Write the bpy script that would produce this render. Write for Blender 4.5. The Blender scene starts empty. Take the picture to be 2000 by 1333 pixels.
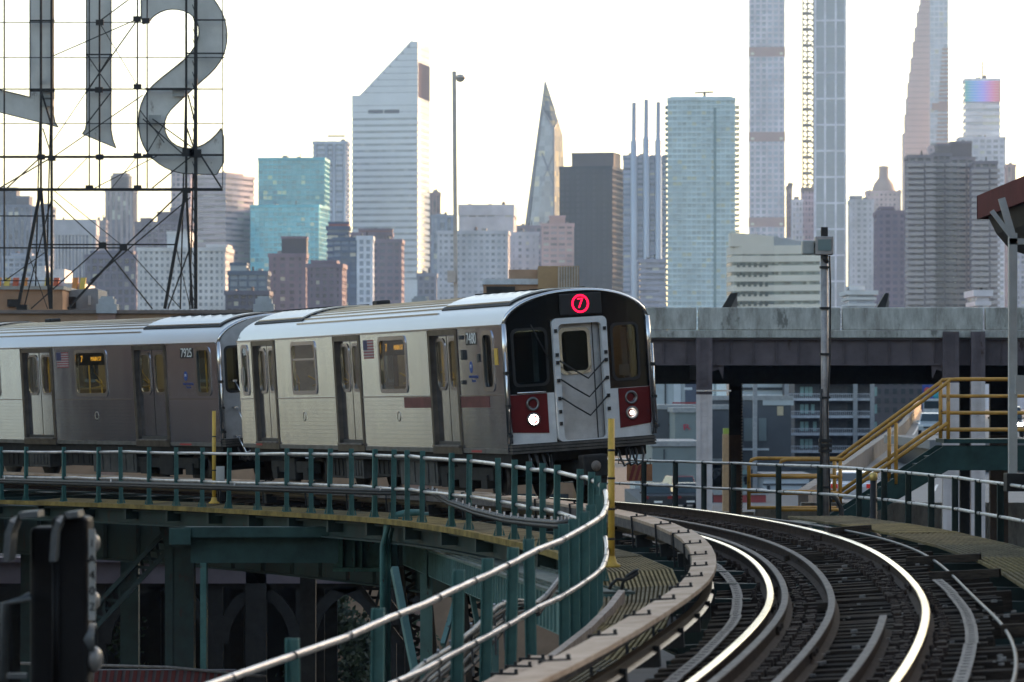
import bpy, bmesh, math, random
import numpy as np
from mathutils import Vector, Matrix
random.seed(7)
R = math.radians
sc = bpy.context.scene
C = sc.collection
# ---------------------------------------------------------------- camera, sky, sun, exposure
F, YH = 7600.0, 770.0            # focal length and horizon row of the 2000 px wide photograph
cam = bpy.data.cameras.new('camera'); camo = bpy.data.objects.new('camera', cam); C.objects.link(camo)
camo.location = (0, 0, 0); camo.rotation_euler = (R(90), 0, 0)
cam.sensor_width = 36.0; cam.lens = 36.0 * F / 2000.0; cam.shift_y = (YH - 666.5) / 2000.0
cam.clip_start = 0.5; cam.clip_end = 20000
cam.dof.use_dof = True; cam.dof.focus_distance = 68.0; cam.dof.aperture_fstop = 4.2
sc.camera = camo
SUN_EL, SUN_AZ = R(13.0), R(48.0)      # azimuth measured to the right of the view
w = bpy.data.worlds.new('World'); sc.world = w; w.use_nodes = True
nt = w.node_tree; sky = nt.nodes.new('ShaderNodeTexSky'); sky.sky_type = 'NISHITA'; sky.sun_disc = False
sky.sun_elevation = SUN_EL; sky.sun_rotation = SUN_AZ; sky.altitude = 20; sky.air_density = 0.9; sky.dust_density = 1.7; sky.ozone_density = 0.3
nt.links.new(sky.outputs[0], nt.nodes['Background'].inputs[0]); nt.nodes['Background'].inputs[1].default_value = 0.15
sun = bpy.data.lights.new('sun', 'SUN'); sun.energy = 2.3; sun.angle = R(0.6); sun.color = (1.0, 0.58, 0.33)
suno = bpy.data.objects.new('sun', sun); C.objects.link(suno)
sd = Vector((math.sin(SUN_AZ) * math.cos(SUN_EL), math.cos(SUN_AZ) * math.cos(SUN_EL), math.sin(SUN_EL)))
suno.rotation_euler = sd.to_track_quat('Z', 'Y').to_euler(); suno.location = (60, 60, 120)
vs = sc.view_settings; vs.use_white_balance = True; vs.white_balance_temperature = 7000; vs.view_transform = 'Standard'; vs.look = 'None'; vs.exposure = 1.5; vs.gamma = 1.0; vs.use_curve_mapping = False
cy = sc.cycles; cy.use_denoising = True; cy.max_bounces = 5; cy.volume_bounces = 0; cy.transparent_max_bounces = 12; cy.caustics_reflective = False; cy.caustics_refractive = False
GZ = -12.0; HAZE = 0.72e-4

# ---------------------------------------------------------------- materials
MATS = {}
def mat(name, col, rough=.6, metal=0., var=.15, scale=4., bump=0., col2=None, det=6, emit=None, es=1., coat=0., spec=.5, stretch=None, lo=.35, hi=.65, rvar=0., nrough=.65, chip=None):
    if name in MATS: return MATS[name]
    m = bpy.data.materials.new(name); m.use_nodes = True; MATS[name] = m
    n, l = m.node_tree.nodes, m.node_tree.links; b = n['Principled BSDF']
    b.inputs['Roughness'].default_value = rough; b.inputs['Metallic'].default_value = metal
    b.inputs['Coat Weight'].default_value = coat; b.inputs['Specular IOR Level'].default_value = spec
    c = tuple(col) + (1,)
    if emit is not None:
        b.inputs['Emission Color'].default_value = tuple(emit) + (1,); b.inputs['Emission Strength'].default_value = es
    if var <= 0 and col2 is None: b.inputs['Base Color'].default_value = c; return m
    tc = n.new('ShaderNodeTexCoord'); mp = n.new('ShaderNodeMapping'); nz = n.new('ShaderNodeTexNoise'); rp = n.new('ShaderNodeValToRGB')
    l.new(tc.outputs['Object'], mp.inputs[0]); l.new(mp.outputs[0], nz.inputs['Vector']); l.new(nz.outputs['Fac'], rp.inputs[0]); l.new(rp.outputs[0], b.inputs['Base Color'])
    if stretch: mp.inputs['Scale'].default_value = stretch
    nz.inputs['Scale'].default_value = scale; nz.inputs['Detail'].default_value = det; nz.inputs['Roughness'].default_value = nrough
    a = tuple(max(0, v * (1 - var)) for v in col) + (1,); d = (tuple(col2) if col2 else tuple(min(1, v * (1 + var)) for v in col)) + (1,)
    rp.color_ramp.elements[0].color = a; rp.color_ramp.elements[1].color = d; rp.color_ramp.elements[0].position = lo; rp.color_ramp.elements[1].position = hi
    if rvar:
        mr = n.new('ShaderNodeMapRange'); l.new(nz.outputs['Fac'], mr.inputs[0]); mr.inputs[1].default_value = .3; mr.inputs[2].default_value = .7
        mr.inputs[3].default_value = rough - rvar; mr.inputs[4].default_value = rough + rvar; l.new(mr.outputs[0], b.inputs['Roughness'])
    if chip:       # flaked paint and rust runs
        n2 = n.new('ShaderNodeTexNoise'); n2.inputs['Scale'].default_value = chip[1]; n2.inputs['Detail'].default_value = 8; n2.inputs['Roughness'].default_value = .7; m2 = n.new('ShaderNodeMapping'); m2.inputs['Scale'].default_value = (1, 1, .45); l.new(tc.outputs['Object'], m2.inputs[0]); l.new(m2.outputs[0], n2.inputs['Vector'])
        r2 = n.new('ShaderNodeValToRGB'); r2.color_ramp.elements[0].position = chip[2]; r2.color_ramp.elements[1].position = chip[2] + .05; mx = n.new('ShaderNodeMix'); mx.data_type = 'RGBA'; l.new(n2.outputs['Fac'], r2.inputs[0]); l.new(r2.outputs[0], mx.inputs['Factor']); l.new(rp.outputs[0], mx.inputs['A']); mx.inputs['B'].default_value = tuple(chip[0]) + (1,); l.new(mx.outputs['Result'], b.inputs['Base Color'])
    if bump:
        bp = n.new('ShaderNodeBump'); bp.inputs['Strength'].default_value = bump; bp.inputs['Distance'].default_value = .02
        l.new(nz.outputs['Fac'], bp.inputs['Height']); l.new(bp.outputs[0], b.inputs['Normal'])
    return m

def cellglass(name, col, cw, ch, var=.35, lit=.0, rough=.12, light=(.5, .5, .46), metal=.0, pale=.12, spec=.5):
    """far glazing: every bay of the facade its own tint (blinds, rooms)"""
    if name in MATS: return MATS[name]
    m = bpy.data.materials.new(name); m.use_nodes = True; MATS[name] = m
    n, l = m.node_tree.nodes, m.node_tree.links; b = n['Principled BSDF']
    tc = n.new('ShaderNodeTexCoord'); dv = n.new('ShaderNodeVectorMath'); dv.operation = 'DIVIDE'; dv.inputs[1].default_value = (cw, cw, ch)
    fl = n.new('ShaderNodeVectorMath'); fl.operation = 'FLOOR'; wn = n.new('ShaderNodeTexWhiteNoise'); wn.noise_dimensions = '3D'; rp = n.new('ShaderNodeValToRGB')
    l.new(tc.outputs['Object'], dv.inputs[0]); l.new(dv.outputs[0], fl.inputs[0]); l.new(fl.outputs[0], wn.inputs[0]); l.new(wn.outputs['Value'], rp.inputs[0]); l.new(rp.outputs[0], b.inputs['Base Color'])
    e = rp.color_ramp.elements; e[0].color = tuple(v * (1 - var) for v in col) + (1,); e[1].position = 1 - pale; e[1].color = tuple(min(1, v * (1 + var)) for v in col) + (1,)
    if pale > 0:
        q = rp.color_ramp.elements.new(1 - pale * .5); q.color = tuple(light) + (1,)
    b.inputs['Roughness'].default_value = rough; b.inputs['Metallic'].default_value = metal; b.inputs['Specular IOR Level'].default_value = spec
    return m

def metal_sheet(name, col, rough=.28, wave=0., scale=60, axis='Z', streak=(1, .25, .6), brush=0.):
    if name in MATS: return MATS[name]
    m = bpy.data.materials.new(name); m.use_nodes = True; MATS[name] = m
    n, l = m.node_tree.nodes, m.node_tree.links; b = n['Principled BSDF']; b.inputs['Metallic'].default_value = 1.0
    tc = n.new('ShaderNodeTexCoord'); mp = n.new('ShaderNodeMapping'); mp.inputs['Scale'].default_value = streak; nz = n.new('ShaderNodeTexNoise'); nz.inputs['Scale'].default_value = 2.2; nz.inputs['Detail'].default_value = 8
    l.new(tc.outputs['Object'], mp.inputs[0]); l.new(mp.outputs[0], nz.inputs['Vector'])
    rp = n.new('ShaderNodeValToRGB'); rp.color_ramp.elements[0].position = .3; rp.color_ramp.elements[1].position = .7
    rp.color_ramp.elements[0].color = tuple(v * .9 for v in col) + (1,); rp.color_ramp.elements[1].color = tuple(min(1, v * 1.04) for v in col) + (1,)
    l.new(nz.outputs['Fac'], rp.inputs[0]); l.new(rp.outputs[0], b.inputs['Base Color'])
    mr = n.new('ShaderNodeMapRange'); mr.inputs[3].default_value = rough - .04; mr.inputs[4].default_value = rough + .06; l.new(nz.outputs['Fac'], mr.inputs[0]); l.new(mr.outputs[0], b.inputs['Roughness'])
    bp = n.new('ShaderNodeBump'); bp.inputs['Distance'].default_value = .01; bp.inputs['Strength'].default_value = .06
    if wave:
        wv = n.new('ShaderNodeTexWave'); wv.bands_direction = axis; wv.inputs['Scale'].default_value = scale; l.new(tc.outputs['Object'], wv.inputs[0])
        ad = n.new('ShaderNodeMath'); ad.operation = 'MULTIPLY_ADD'; ad.inputs[1].default_value = wave; l.new(wv.outputs['Fac'], ad.inputs[0]); l.new(nz.outputs['Fac'], ad.inputs[2]); l.new(ad.outputs[0], bp.inputs['Height'])
    else: l.new(nz.outputs['Fac'], bp.inputs['Height'])
    if brush:      # horizontally rolled sheet: reflections spread up and down only
        ge = n.new('ShaderNodeNewGeometry'); sc_ = n.new('ShaderNodeVectorMath'); sc_.operation = 'SCALE'; sc_.inputs['Scale'].default_value = 4000; wn = n.new('ShaderNodeTexWhiteNoise'); l.new(ge.outputs['Position'], sc_.inputs[0]); l.new(sc_.outputs[0], wn.inputs[0])
        mm = n.new('ShaderNodeMath'); mm.operation = 'MULTIPLY_ADD'; mm.inputs[1].default_value = brush; mm.inputs[2].default_value = -brush * .5; l.new(wn.outputs['Value'], mm.inputs[0]); cx = n.new('ShaderNodeCombineXYZ'); l.new(mm.outputs[0], cx.inputs[2])
        va_ = n.new('ShaderNodeVectorMath'); l.new(bp.outputs[0], va_.inputs[0]); l.new(cx.outputs[0], va_.inputs[1]); nn = n.new('ShaderNodeVectorMath'); nn.operation = 'NORMALIZE'; l.new(va_.outputs[0], nn.inputs[0]); l.new(nn.outputs[0], b.inputs['Normal'])
    else: l.new(bp.outputs[0], b.inputs['Normal'])
    return m

def window_glass(name, tint=(.55, .6, .58), refl=.25, rough=.03):
    if name in MATS: return MATS[name]
    m = bpy.data.materials.new(name); m.use_nodes = True; MATS[name] = m
    n, l = m.node_tree.nodes, m.node_tree.links; n.remove(n['Principled BSDF'])
    t = n.new('ShaderNodeBsdfTransparent'); t.inputs[0].default_value = tuple(tint) + (1,); g = n.new('ShaderNodeBsdfGlossy'); g.inputs['Roughness'].default_value = rough
    fr = n.new('ShaderNodeLayerWeight'); pw_ = n.new('ShaderNodeMath'); pw_.operation = 'POWER'; pw_.inputs[1].default_value = 4; l.new(fr.outputs['Facing'], pw_.inputs[0]); ad = n.new('ShaderNodeMath'); ad.inputs[1].default_value = .025 + refl; l.new(pw_.outputs[0], ad.inputs[0])
    mx = n.new('ShaderNodeMixShader'); l.new(ad.outputs[0], mx.inputs[0]); l.new(t.outputs[0], mx.inputs[1]); l.new(g.outputs[0], mx.inputs[2]); l.new(mx.outputs[0], n['Material Output'].inputs[0])
    return m

# ---------------------------------------------------------------- mesh helpers
class MB:
    def __init__(s): s.v = []; s.f = []; s.m = []; s.cur = 0; s.sm = []
    def mi(s, i): s.cur = i; return s
    def add(s, vs_, fs, smooth=False):
        o = len(s.v); s.v += [tuple(v) for v in vs_]; s.f += [tuple(i + o for i in f) for f in fs]; s.m += [s.cur] * len(fs); s.sm += [smooth] * len(fs); return s
    def hexa(s, p): return s.add(p, [(0, 3, 2, 1), (4, 5, 6, 7), (0, 1, 5, 4), (1, 2, 6, 5), (2, 3, 7, 6), (3, 0, 4, 7)])
    def box(s, x0, x1, y0, y1, z0, z1):
        return s.hexa([(x0, y0, z0), (x1, y0, z0), (x1, y1, z0), (x0, y1, z0), (x0, y0, z1), (x1, y0, z1), (x1, y1, z1), (x0, y1, z1)])
    def bar(s, p, q, w, h=None, up=(0, 0, 1)):
        p, q = Vector(p), Vector(q); h = h or w; u = (q - p).normalized(); up = Vector(up)
        if abs(u.dot(up)) > .98: up = Vector((0, 1, 0))
        n = u.cross(up).normalized(); k = n.cross(u)
        a, b = n * w / 2, k * h / 2
        return s.hexa([p - a - b, p + a - b, q + a - b, q - a - b, p - a + b, p + a + b, q + a + b, q - a + b])
    def sweep(s, path, prof, ups=None, closed=False, caps=True, smooth=False, rights=None):
        path = [Vector(p) for p in path]; n = len(path); k = len(prof); vs_ = []
        for i, p in enumerate(path):
            a = path[i - 1] if i else path[0]; b = path[i + 1] if i < n - 1 else path[-1]
            t = (b - a).normalized(); up = Vector(ups[i]) if ups is not None else (Vector((0, 0, 1)) if abs(t.z) < .95 else Vector((0, 1, 0)))
            r = t.cross(up).normalized(); u = r.cross(t)
            vs_ += [p + r * x + u * z for x, z in prof]
        fs = [(i * k + j, i * k + (j + 1) % k, (i + 1) * k + (j + 1) % k, (i + 1) * k + j) for i in range(n - 1) for j in range(k)]
        if caps: fs += [tuple(range(k - 1, -1, -1)), tuple((n - 1) * k + j for j in range(k))]
        return s.add(vs_, fs, smooth)
    def tube(s, path, r, n=8, smooth=True):
        return s.sweep(path, [(r * math.cos(2 * math.pi * j / n), -r * math.sin(2 * math.pi * j / n)) for j in range(n)], smooth=smooth)
    def lathe(s, c, prof, n=16, axis='Z', smooth=True):
        vs_ = []; k = len(prof)
        for j in range(n):
            a = 2 * math.pi * j / n
            for r, h in prof:
                x, y = r * math.cos(a), r * math.sin(a)
                vs_.append((c[0] + x, c[1] + y, c[2] + h) if axis == 'Z' else (c[0] + x, c[1] + h, c[2] + y) if axis == 'Y' else (c[0] + h, c[1] + x, c[2] + y))
        fs = [(j * k + i, ((j + 1) % n) * k + i, ((j + 1) % n) * k + i + 1, j * k + i + 1) for j in range(n) for i in range(k - 1)]
        if axis == 'Y': fs = [f[::-1] for f in fs]
        return s.add(vs_, fs, smooth)
    def prism(s, poly, fr, t):
        """poly in (a,b) of frame fr=(origin, A, B, N); extruded t along N"""
        O, A, B, N = [Vector(q) for q in fr]; n = len(poly)
        v0 = [O + A * a + B * b for a, b in poly]; v1 = [v + N * t for v in v0]
        return s.add(v0 + v1, [tuple(range(n - 1, -1, -1)), tuple(range(n, 2 * n))] + [(i, (i + 1) % n, n + (i + 1) % n, n + i) for i in range(n)])
    def ring(s, outer, inner, fr, t):
        O, A, B, N = [Vector(q) for q in fr]; n = len(outer)
        P_ = lambda poly, d: [O + A * a + B * b + N * d for a, b in poly]
        vs_ = P_(outer, 0) + P_(inner, 0) + P_(outer, t) + P_(inner, t); fs = []
        for i in range(n):
            j = (i + 1) % n
            fs += [(i, n + i, n + j, j), (2 * n + i, 2 * n + j, 3 * n + j, 3 * n + i), (i, j, 2 * n + j, 2 * n + i), (n + i, 3 * n + i, 3 * n + j, n + j)]
        return s.add(vs_, fs)
    def mesh(s, name, mats):
        me = bpy.data.meshes.new(name); me.from_pydata(s.v, [], s.f)
        for m in (mats if isinstance(mats, (list, tuple)) else [mats]): me.materials.append(m)
        if any(s.m): me.polygons.foreach_set('material_index', s.m)
        me.polygons.foreach_set('use_smooth', s.sm)
        bm = bmesh.new(); bm.from_mesh(me); bmesh.ops.recalc_face_normals(bm, faces=bm.faces); bm.to_mesh(me); bm.free()
        return me
    def build(s, name, mats, parent=None, world=True):
        return link(name, s.mesh(name, mats), parent, world)
def link(name, data, parent=None, world=True):
    o = bpy.data.objects.new(name, data); C.objects.link(o)
    if parent is not None:
        o.parent = parent
        if world:
            m = parent.matrix_basis.copy()
            if parent.parent is not None: m = parent.parent.matrix_basis @ (parent.matrix_parent_inverse @ m)
            o.matrix_parent_inverse = m.inverted()
    return o
def tag(o, label=None, cat=None, group=None, kind=None):
    if label: o['label'] = label
    if cat: o['category'] = cat
    if group: o['group'] = group
    if kind: o['kind'] = kind
    return o
def thing(name, label, cat, loc=(0, 0, 0), group=None, M=None):
    o = bpy.data.objects.new(name, None); C.objects.link(o); o.empty_display_size = .3
    o.matrix_basis = M if M is not None else Matrix.Translation(loc)
    return tag(o, label, cat, group)
def bevel(o, wd=.01, seg=2):
    m = o.modifiers.new('bevel', 'BEVEL'); m.width = wd; m.segments = seg; m.limit_method = 'ANGLE'; m.angle_limit = R(40); return o
def rrect(x0, x1, y0, y1, r, n=5):
    out = []
    for cx, cy, a0 in ((x1 - r, y1 - r, 0), (x0 + r, y1 - r, 90), (x0 + r, y0 + r, 180), (x1 - r, y0 + r, 270)):
        out += [(cx + r * math.cos(R(a0 + 90 * i / n)), cy + r * math.sin(R(a0 + 90 * i / n))) for i in range(n + 1)]
    return out
def text(name, body, size, m, M, parent, extrude=.004, align='CENTER', world=False, scalex=1.):
    cu = bpy.data.curves.new(name, 'FONT'); cu.body = body; cu.size = size; cu.extrude = extrude; cu.align_x = align; cu.align_y = 'CENTER'; cu.materials.append(m)
    t_ = bpy.data.objects.new(name, cu); C.objects.link(t_); me = bpy.data.meshes.new_from_object(t_.evaluated_get(bpy.context.evaluated_depsgraph_get())); bpy.data.objects.remove(t_); bpy.data.curves.remove(cu)
    if not me.materials: me.materials.append(m)
    o = link(name, me, parent, world); o.matrix_basis = M @ Matrix.Diagonal((scalex, 1, 1, 1)); return o
def P(px, py, Y): return Vector(((px - 1000) / F * Y, Y, (YH - py) / F * Y))
def frame_M(O, X, Yv, Zv):
    return Matrix(((X[0], Yv[0], Zv[0], O[0]), (X[1], Yv[1], Zv[1], O[1]), (X[2], Yv[2], Zv[2], O[2]), (0, 0, 0, 1)))

# ---------------------------------------------------------------- the curved track axis
KS = [0, 10, 20, 30, 40, 50, 60, 75, 95.]
KK = [-.0111, -.0056, -.0082, -.0191, -.0094, -.0108, -.0183, -.006, -.002]
KZ = [-2.0506, -1.9675, -2.0468, -1.9019, -1.829, -1.9042, -1.9515, -1.986, -2.0206]
DS = .25; SS = np.arange(-12, 120, DS); i0 = int(12 / DS)
kk = np.interp(SS, KS, KK); zz = np.interp(SS, KS, KZ)
zz = np.convolve(np.pad(zz, 16, mode='edge'), np.ones(33) / 33, 'valid')
th = np.concatenate([[0], np.cumsum((kk[1:] + kk[:-1]) / 2 * DS)]); th = th - th[i0] + .2094
tm = (th[1:] + th[:-1]) / 2
xx = np.concatenate([[0], np.cumsum(np.sin(tm) * DS)]); xx += .9441 - xx[i0]
yy = np.concatenate([[0], np.cumsum(np.cos(tm) * DS)]); yy += 21.6999 - yy[i0]
BANK = R(3.6)
def ax(s): return [float(np.interp(s, SS, a)) for a in (xx, yy, zz, th)]
def TR(s, d, h, bank=BANK):
    x, y, z, t = ax(s); o = d * math.cos(bank) - h * math.sin(bank); v = d * math.sin(bank) + h * math.cos(bank)
    return Vector((x + o * math.cos(t), y - o * math.sin(t), z + v))
def TF(s, bank=BANK):
    t = ax(s)[3]; u = Vector((math.sin(t), math.cos(t), 0)); n = Vector((math.cos(t), -math.sin(t), 0)); k = Vector((0, 0, 1))
    return n * math.cos(bank) + k * math.sin(bank), u, k * math.cos(bank) - n * math.sin(bank)
def srange(a, b, st): return [a + (b - a) * i / max(1, round((b - a) / st)) for i in range(max(1, round((b - a) / st)) + 1)]
# ---------------------------------------------------------------- materials of the railway
rust = mat('rail_rust', (.055, .035, .025), .85, .1, .35, 9, .3, spec=.2)
shine = metal_sheet('rail_polished', (.78, .74, .7), .16, streak=(.3, .3, .3))
dullsteel = mat('rail_dull', (.17, .145, .125), .7, .1, .35, 8, .2, spec=.3)
tiewood = [mat('sleeper_wood_%d' % i, c, .95, 0, .45, 5, .5, stretch=(1, 6, 6), spec=.12) for i, c in enumerate([(.042, .031, .024), (.056, .043, .033), (.03, .024, .02)])]
platem = mat('tie_plate_rust', (.05, .033, .025), .8, .1, .4, 20, .3, spec=.25)
board = mat('cover_board_wood', (.56, .37, .245), .75, 0, .22, 2.5, .15, stretch=(1, 1, 1), col2=(.64, .47, .34), spec=.25)
boardside = mat('board_edge', (.12, .10, .09), .75, 0, .4, 6, .2)
yellowgrate = mat('yellow_grating', (.2, .15, .078), .85, 0, .35, 3, .1, spec=.15)
dark = mat('dark_steel', (.018, .018, .018), .6, .2, .4, 4)
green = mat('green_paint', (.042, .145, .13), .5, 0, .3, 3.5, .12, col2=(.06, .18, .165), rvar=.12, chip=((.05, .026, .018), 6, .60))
greend = mat('green_paint_dark', (.012, .032, .029), .6, 0, .45, 2.0, .12, col2=(.02, .048, .043), rvar=.1, chip=((.035, .02, .014), 4, .60))  # green darkened in its colour for the shade under the deck
greenl = mat('green_paint_pale', (.085, .175, .16), .5, 0, .22, 1.5, .1, chip=((.06, .035, .025), 5, .61))
galv = mat('galvanised_pipe', (.68, .63, .6), .34, .5, .2, 5)
clampm = mat('pipe_clamp', (.03, .03, .032), .6, .3, .2, 8)
yellow = mat('yellow_paint', (.62, .38, .06), .5, 0, .15, 6, .05, chip=((.09, .05, .03), 7, .62))
cablem = mat('cable_jacket', (.03, .028, .027), .6, 0, .4, 12)
cablel = mat('cable_grey', (.2, .19, .18), .5, .2, .4, 9)

# ---------------------------------------------------------------- track
track = tag(thing('railway_track', 'curving banked railway track on open timber sleepers', None), kind='structure')
S0, S1 = -4, 100
def strip(name, m, d, h, prof, a=S0, b=S1, st=.5, parent=track, smooth=False, dd=None):
    ss = srange(a, b, st); mb = MB(); mb.sweep([TR(s, d if dd is None else d + dd(s), h) for s in ss], prof, [TF(s)[2] for s in ss], smooth=smooth)
    return mb.build(name, m, parent)
rect = lambda w, h0, h1: [(-w / 2, h0), (w / 2, h0), (w / 2, h1), (-w / 2, h1)]
railprof = [(-.07, -.15), (.07, -.15), (.07, -.138), (.012, -.115), (.012, -.04), (.034, -.03), (.034, -.006), (-.034, -.006), (-.034, -.03), (-.012, -.04), (-.012, -.115), (-.07, -.138)]
headprof = [(-.035, -.0055), (.035, -.0055), (.036, -.002), (.028, .004), (-.028, .004), (-.036, -.002)]
for d in (-.752, .752):
    r = strip('rail', rust, d, 0, railprof); strip('rail_head', shine, d, 0, headprof, parent=r)
g_ = strip('guard_rail', rust, -.60, -.008, railprof); strip('rail_head', dullsteel, -.60, -.008, headprof, parent=g_)
g_ = strip('guard_rail', rust, -.13, -.02, railprof, a=-4, b=44); strip('rail_head', dullsteel, -.13, -.02, headprof, a=-4, b=44, parent=g_)
g_ = strip('spare_rail', rust, .37, -.02, railprof, a=-4, b=13.5); strip('rail_head', dullsteel, .37, -.02, headprof, a=-4, b=13.5, parent=g_)
for d0, a, b in ((-1.10, -4, 36), (1.14, -4, 22)):
    ss = srange(a, b, 3.0)
    for i in range(len(ss) - 1):
        j0, j1 = random.uniform(-.012, .012), random.uniform(-.012, .012); mb = MB()
        q = srange(ss[i] + .02, ss[i + 1] - .02, .5); mb.sweep([TR(s, d0 + j0 + (j1 - j0) * (s - ss[i]) / 3, -.14) for s in q], rect(.11, 0, .012), [TF(s)[2] for s in q])
        mb.mi(1)
        for s in srange(ss[i] + .2, ss[i + 1] - .2, .33):
            c = TR(s, d0 + j0 + (j1 - j0) * (s - ss[i]) / 3, -.1275); n, u, k = TF(s)
            mb.prism([(.028 * math.cos(t * math.pi / 4), .028 * math.sin(t * math.pi / 4)) for t in range(8)], (c, n, u, k), .004)
        mb.build('guard_plate', [mat('guard_plate_steel', (.17, .15, .135), .65, .2, .35, 7, spec=.3), dark], track)
strip('conduit_pipe', mat('dull_pipe', (.2, .19, .18), .5, .5, .2, 5), 1.42, -.13, [(.016 * math.cos(t * math.pi / 4), .016 * math.sin(t * math.pi / 4)) for t in range(8)], a=-4, b=40, smooth=True, dd=lambda s: .1 * math.sin(s * .25))
# sleepers, plates
def tie_mesh(L, m):
    mb = MB(); mb.box(-1.35, L, -.11, .11, -.22, 0); return mb.mesh('sleeper', m)
ties = [tie_mesh(L, tiewood[i % 3]) for i, L in enumerate((1.72, 1.3, 1.3, 1.75, 1.32, 1.6))]
pm = MB(); pm.box(-.16, .16, -.085, .085, 0, .022)
for a in (-.12, .12):
    for b in (-.05, .05): pm.lathe((a, b, .02), [(0, .05), (.02, .05), (.022, .0)], 6); pm.box(a - .03, a + .03, b - .02, b + .02, .02, .035)
plate = pm.mesh('tie_plate', platem)
s = -4.0; i = 0
while s < 62:
    n, u, k = TF(s); M_ = frame_M(TR(s, 0, -.172), n, u, k) @ Matrix.Rotation(random.uniform(-.02, .02), 4, 'Z') @ Matrix.Translation((random.uniform(-.06, .06), 0, random.uniform(-.012, .008)))
    o = link('sleeper', random.choice(ties), track, False); o.matrix_basis = M_
    if s < 56:
        for d in (-.752, .752):
            q = link('tie_plate', plate, o, False); q.matrix_basis = Matrix.Translation((d, 0, .001))
    s += .54; i += 1
# bolted joint bars
jm = MB(); jm.box(-.018, .018, -.33, .33, -.105, -.045)
for q in (-.25, -.12, .12, .25): jm.box(-.04, .04, q - .018, q + .018, -.09, -.055)
jmesh = jm.mesh('joint_bar', platem)
for s, d in ((2, -.73), (2.4, .73), (9.5, -.11), (11, .73), (13.5, -.58), (16, .775), (17.5, -.73), (24, .73), (26, -.11), (31, .73), (8, -.775), (20, .73)):
    n, u, k = TF(s); o = link('joint_bar', jmesh, track, False); o.matrix_basis = frame_M(TR(s, d, 0), n, u, k)
# timber blocks and scraps lying on the ties
for s, d, L_ in ((27.5, .05, .5), (25.5, 1.55, .9), (22.5, 1.5, .8), (12, 1.6, .4), (6, .1, .3), (18, -.3, .25), (33, 1.6, .6)):
    n, u, k = TF(s); o = MB().box(-L_ / 2, L_ / 2, -.07, .07, 0, .09).build('timber_block', tiewood[1], track, False); o.matrix_basis = frame_M(TR(s, d, -.17), n, u, k) @ Matrix.Rotation(random.uniform(-.3, .3), 4, 'Z')
mb = MB()
for i in range(240):
    s = random.uniform(0, 40); d = random.uniform(-.6, 1.6); n, u, k = TF(s); c = TR(s, d, -.171); e = random.uniform(.012, .035); mb.prism([(-e, -e * .6), (e, -e), (e * .8, e), (-e * .5, e * .7)], (c, n, u, k), e * .8)
tag(mb.build('track_litter', mat('litter_pale', (.22, .2, .18), .8, 0, .5, 30), track), kind='stuff')
# extra bolt rows beside the rails
mb = MB()
for s in srange(-3, 44, .27):
    n, u, k = TF(s)
    for d in (-.46, -.33, .5, .6, .9):
        c = TR(s, d + random.uniform(-.015, .015), -.17); e = .03 + random.random() * .02
        mb.prism([(-e, -e), (e, -e), (e, e), (-e, e)], (c, n, u, k), .04 + .03 * random.random())
tag(mb.build('rail_fastening_bolts', platem, track), kind='stuff')
# third rail with its wooden cover
tr = tag(thing('third_rail', 'live rail under tan wooden cover boards left of the running rails', 'third rail', TR(20, -1.45, -.15)))
strip('contact_rail', mat('contact_rail_steel', (.16, .12, .08), .35, .8, .2, 6), -1.40, .085, [(-.05, -.09), (.05, -.09), (.012, -.07), (.012, -.03), (.04, -.02), (.04, 0), (-.04, 0), (-.04, -.02), (-.012, -.03), (-.012, -.07)], a=-4, b=100, parent=tr)
ss = srange(-4, 100, 7.8)
for i in range(len(ss) - 1):
    q = srange(ss[i] + .006, ss[i + 1] - .006, 1.95); mb = MB()
    bx = random.uniform(-.008, .008)
    mb.sweep([TR(s, -1.44 + bx, .245 + bx) for s in q], rect(.27, 0, .045), [TF(s)[2] for s in q])
    b = mb.build('cover_board', board, tr); bevel(b, .006)
    mb = MB(); mb.sweep([TR(s, -1.55 + bx, .17) for s in q], rect(.035, -.06, .07), [TF(s)[2] for s in q]); mb.build('side_board', boardside, tr)
bm_ = MB(); bm_.box(-.16, .05, -.014, .014, .0, .016); bm_.box(-.175, -.15, -.014, .014, -.42, .016); bm_.box(-.1, -.075, -.014, .014, .016, .045); bm_.box(.02, .045, -.014, .014, .016, .045); bm_.box(-.12, .1, -.06, .06, -.42, -.25)
brk = bm_.mesh('board_bracket', dark)
for s in srange(-3, 60, 2.5):
    n, u, k = TF(s); o = link('board_bracket', brk, tr, False); o.matrix_basis = Matrix.Translation(-tr.location) @ frame_M(TR(s, -1.44, .291), n, u, k)
# second board at lower left
tb = tag(thing('third_rail_end', 'short tan cover board end at the foot of the left railing', 'third rail', P(1000, 1300, 32)))
q = [P(800, 1445, 27.5), P(960, 1352, 30.5), P(1068, 1291, 33.5)]
MB().sweep(q, rect(.26, 0, .045)).build('cover_board', board, tb)
MB().sweep([v + Vector((0, 0, -.12)) for v in q], rect(.05, -.1, .1)).build('side_board', boardside, tb)
for t in (.35, .6, .85):
    c = q[1].lerp(q[2], t); u = (q[2] - q[1]).normalized(); n = u.cross(Vector((0, 0, 1))).normalized()
    o = link('board_bracket', brk, tb, False); o.matrix_basis = Matrix.Translation(-tb.location) @ frame_M(c + Vector((0, 0, .046)), n, u, n.cross(u))

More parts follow.
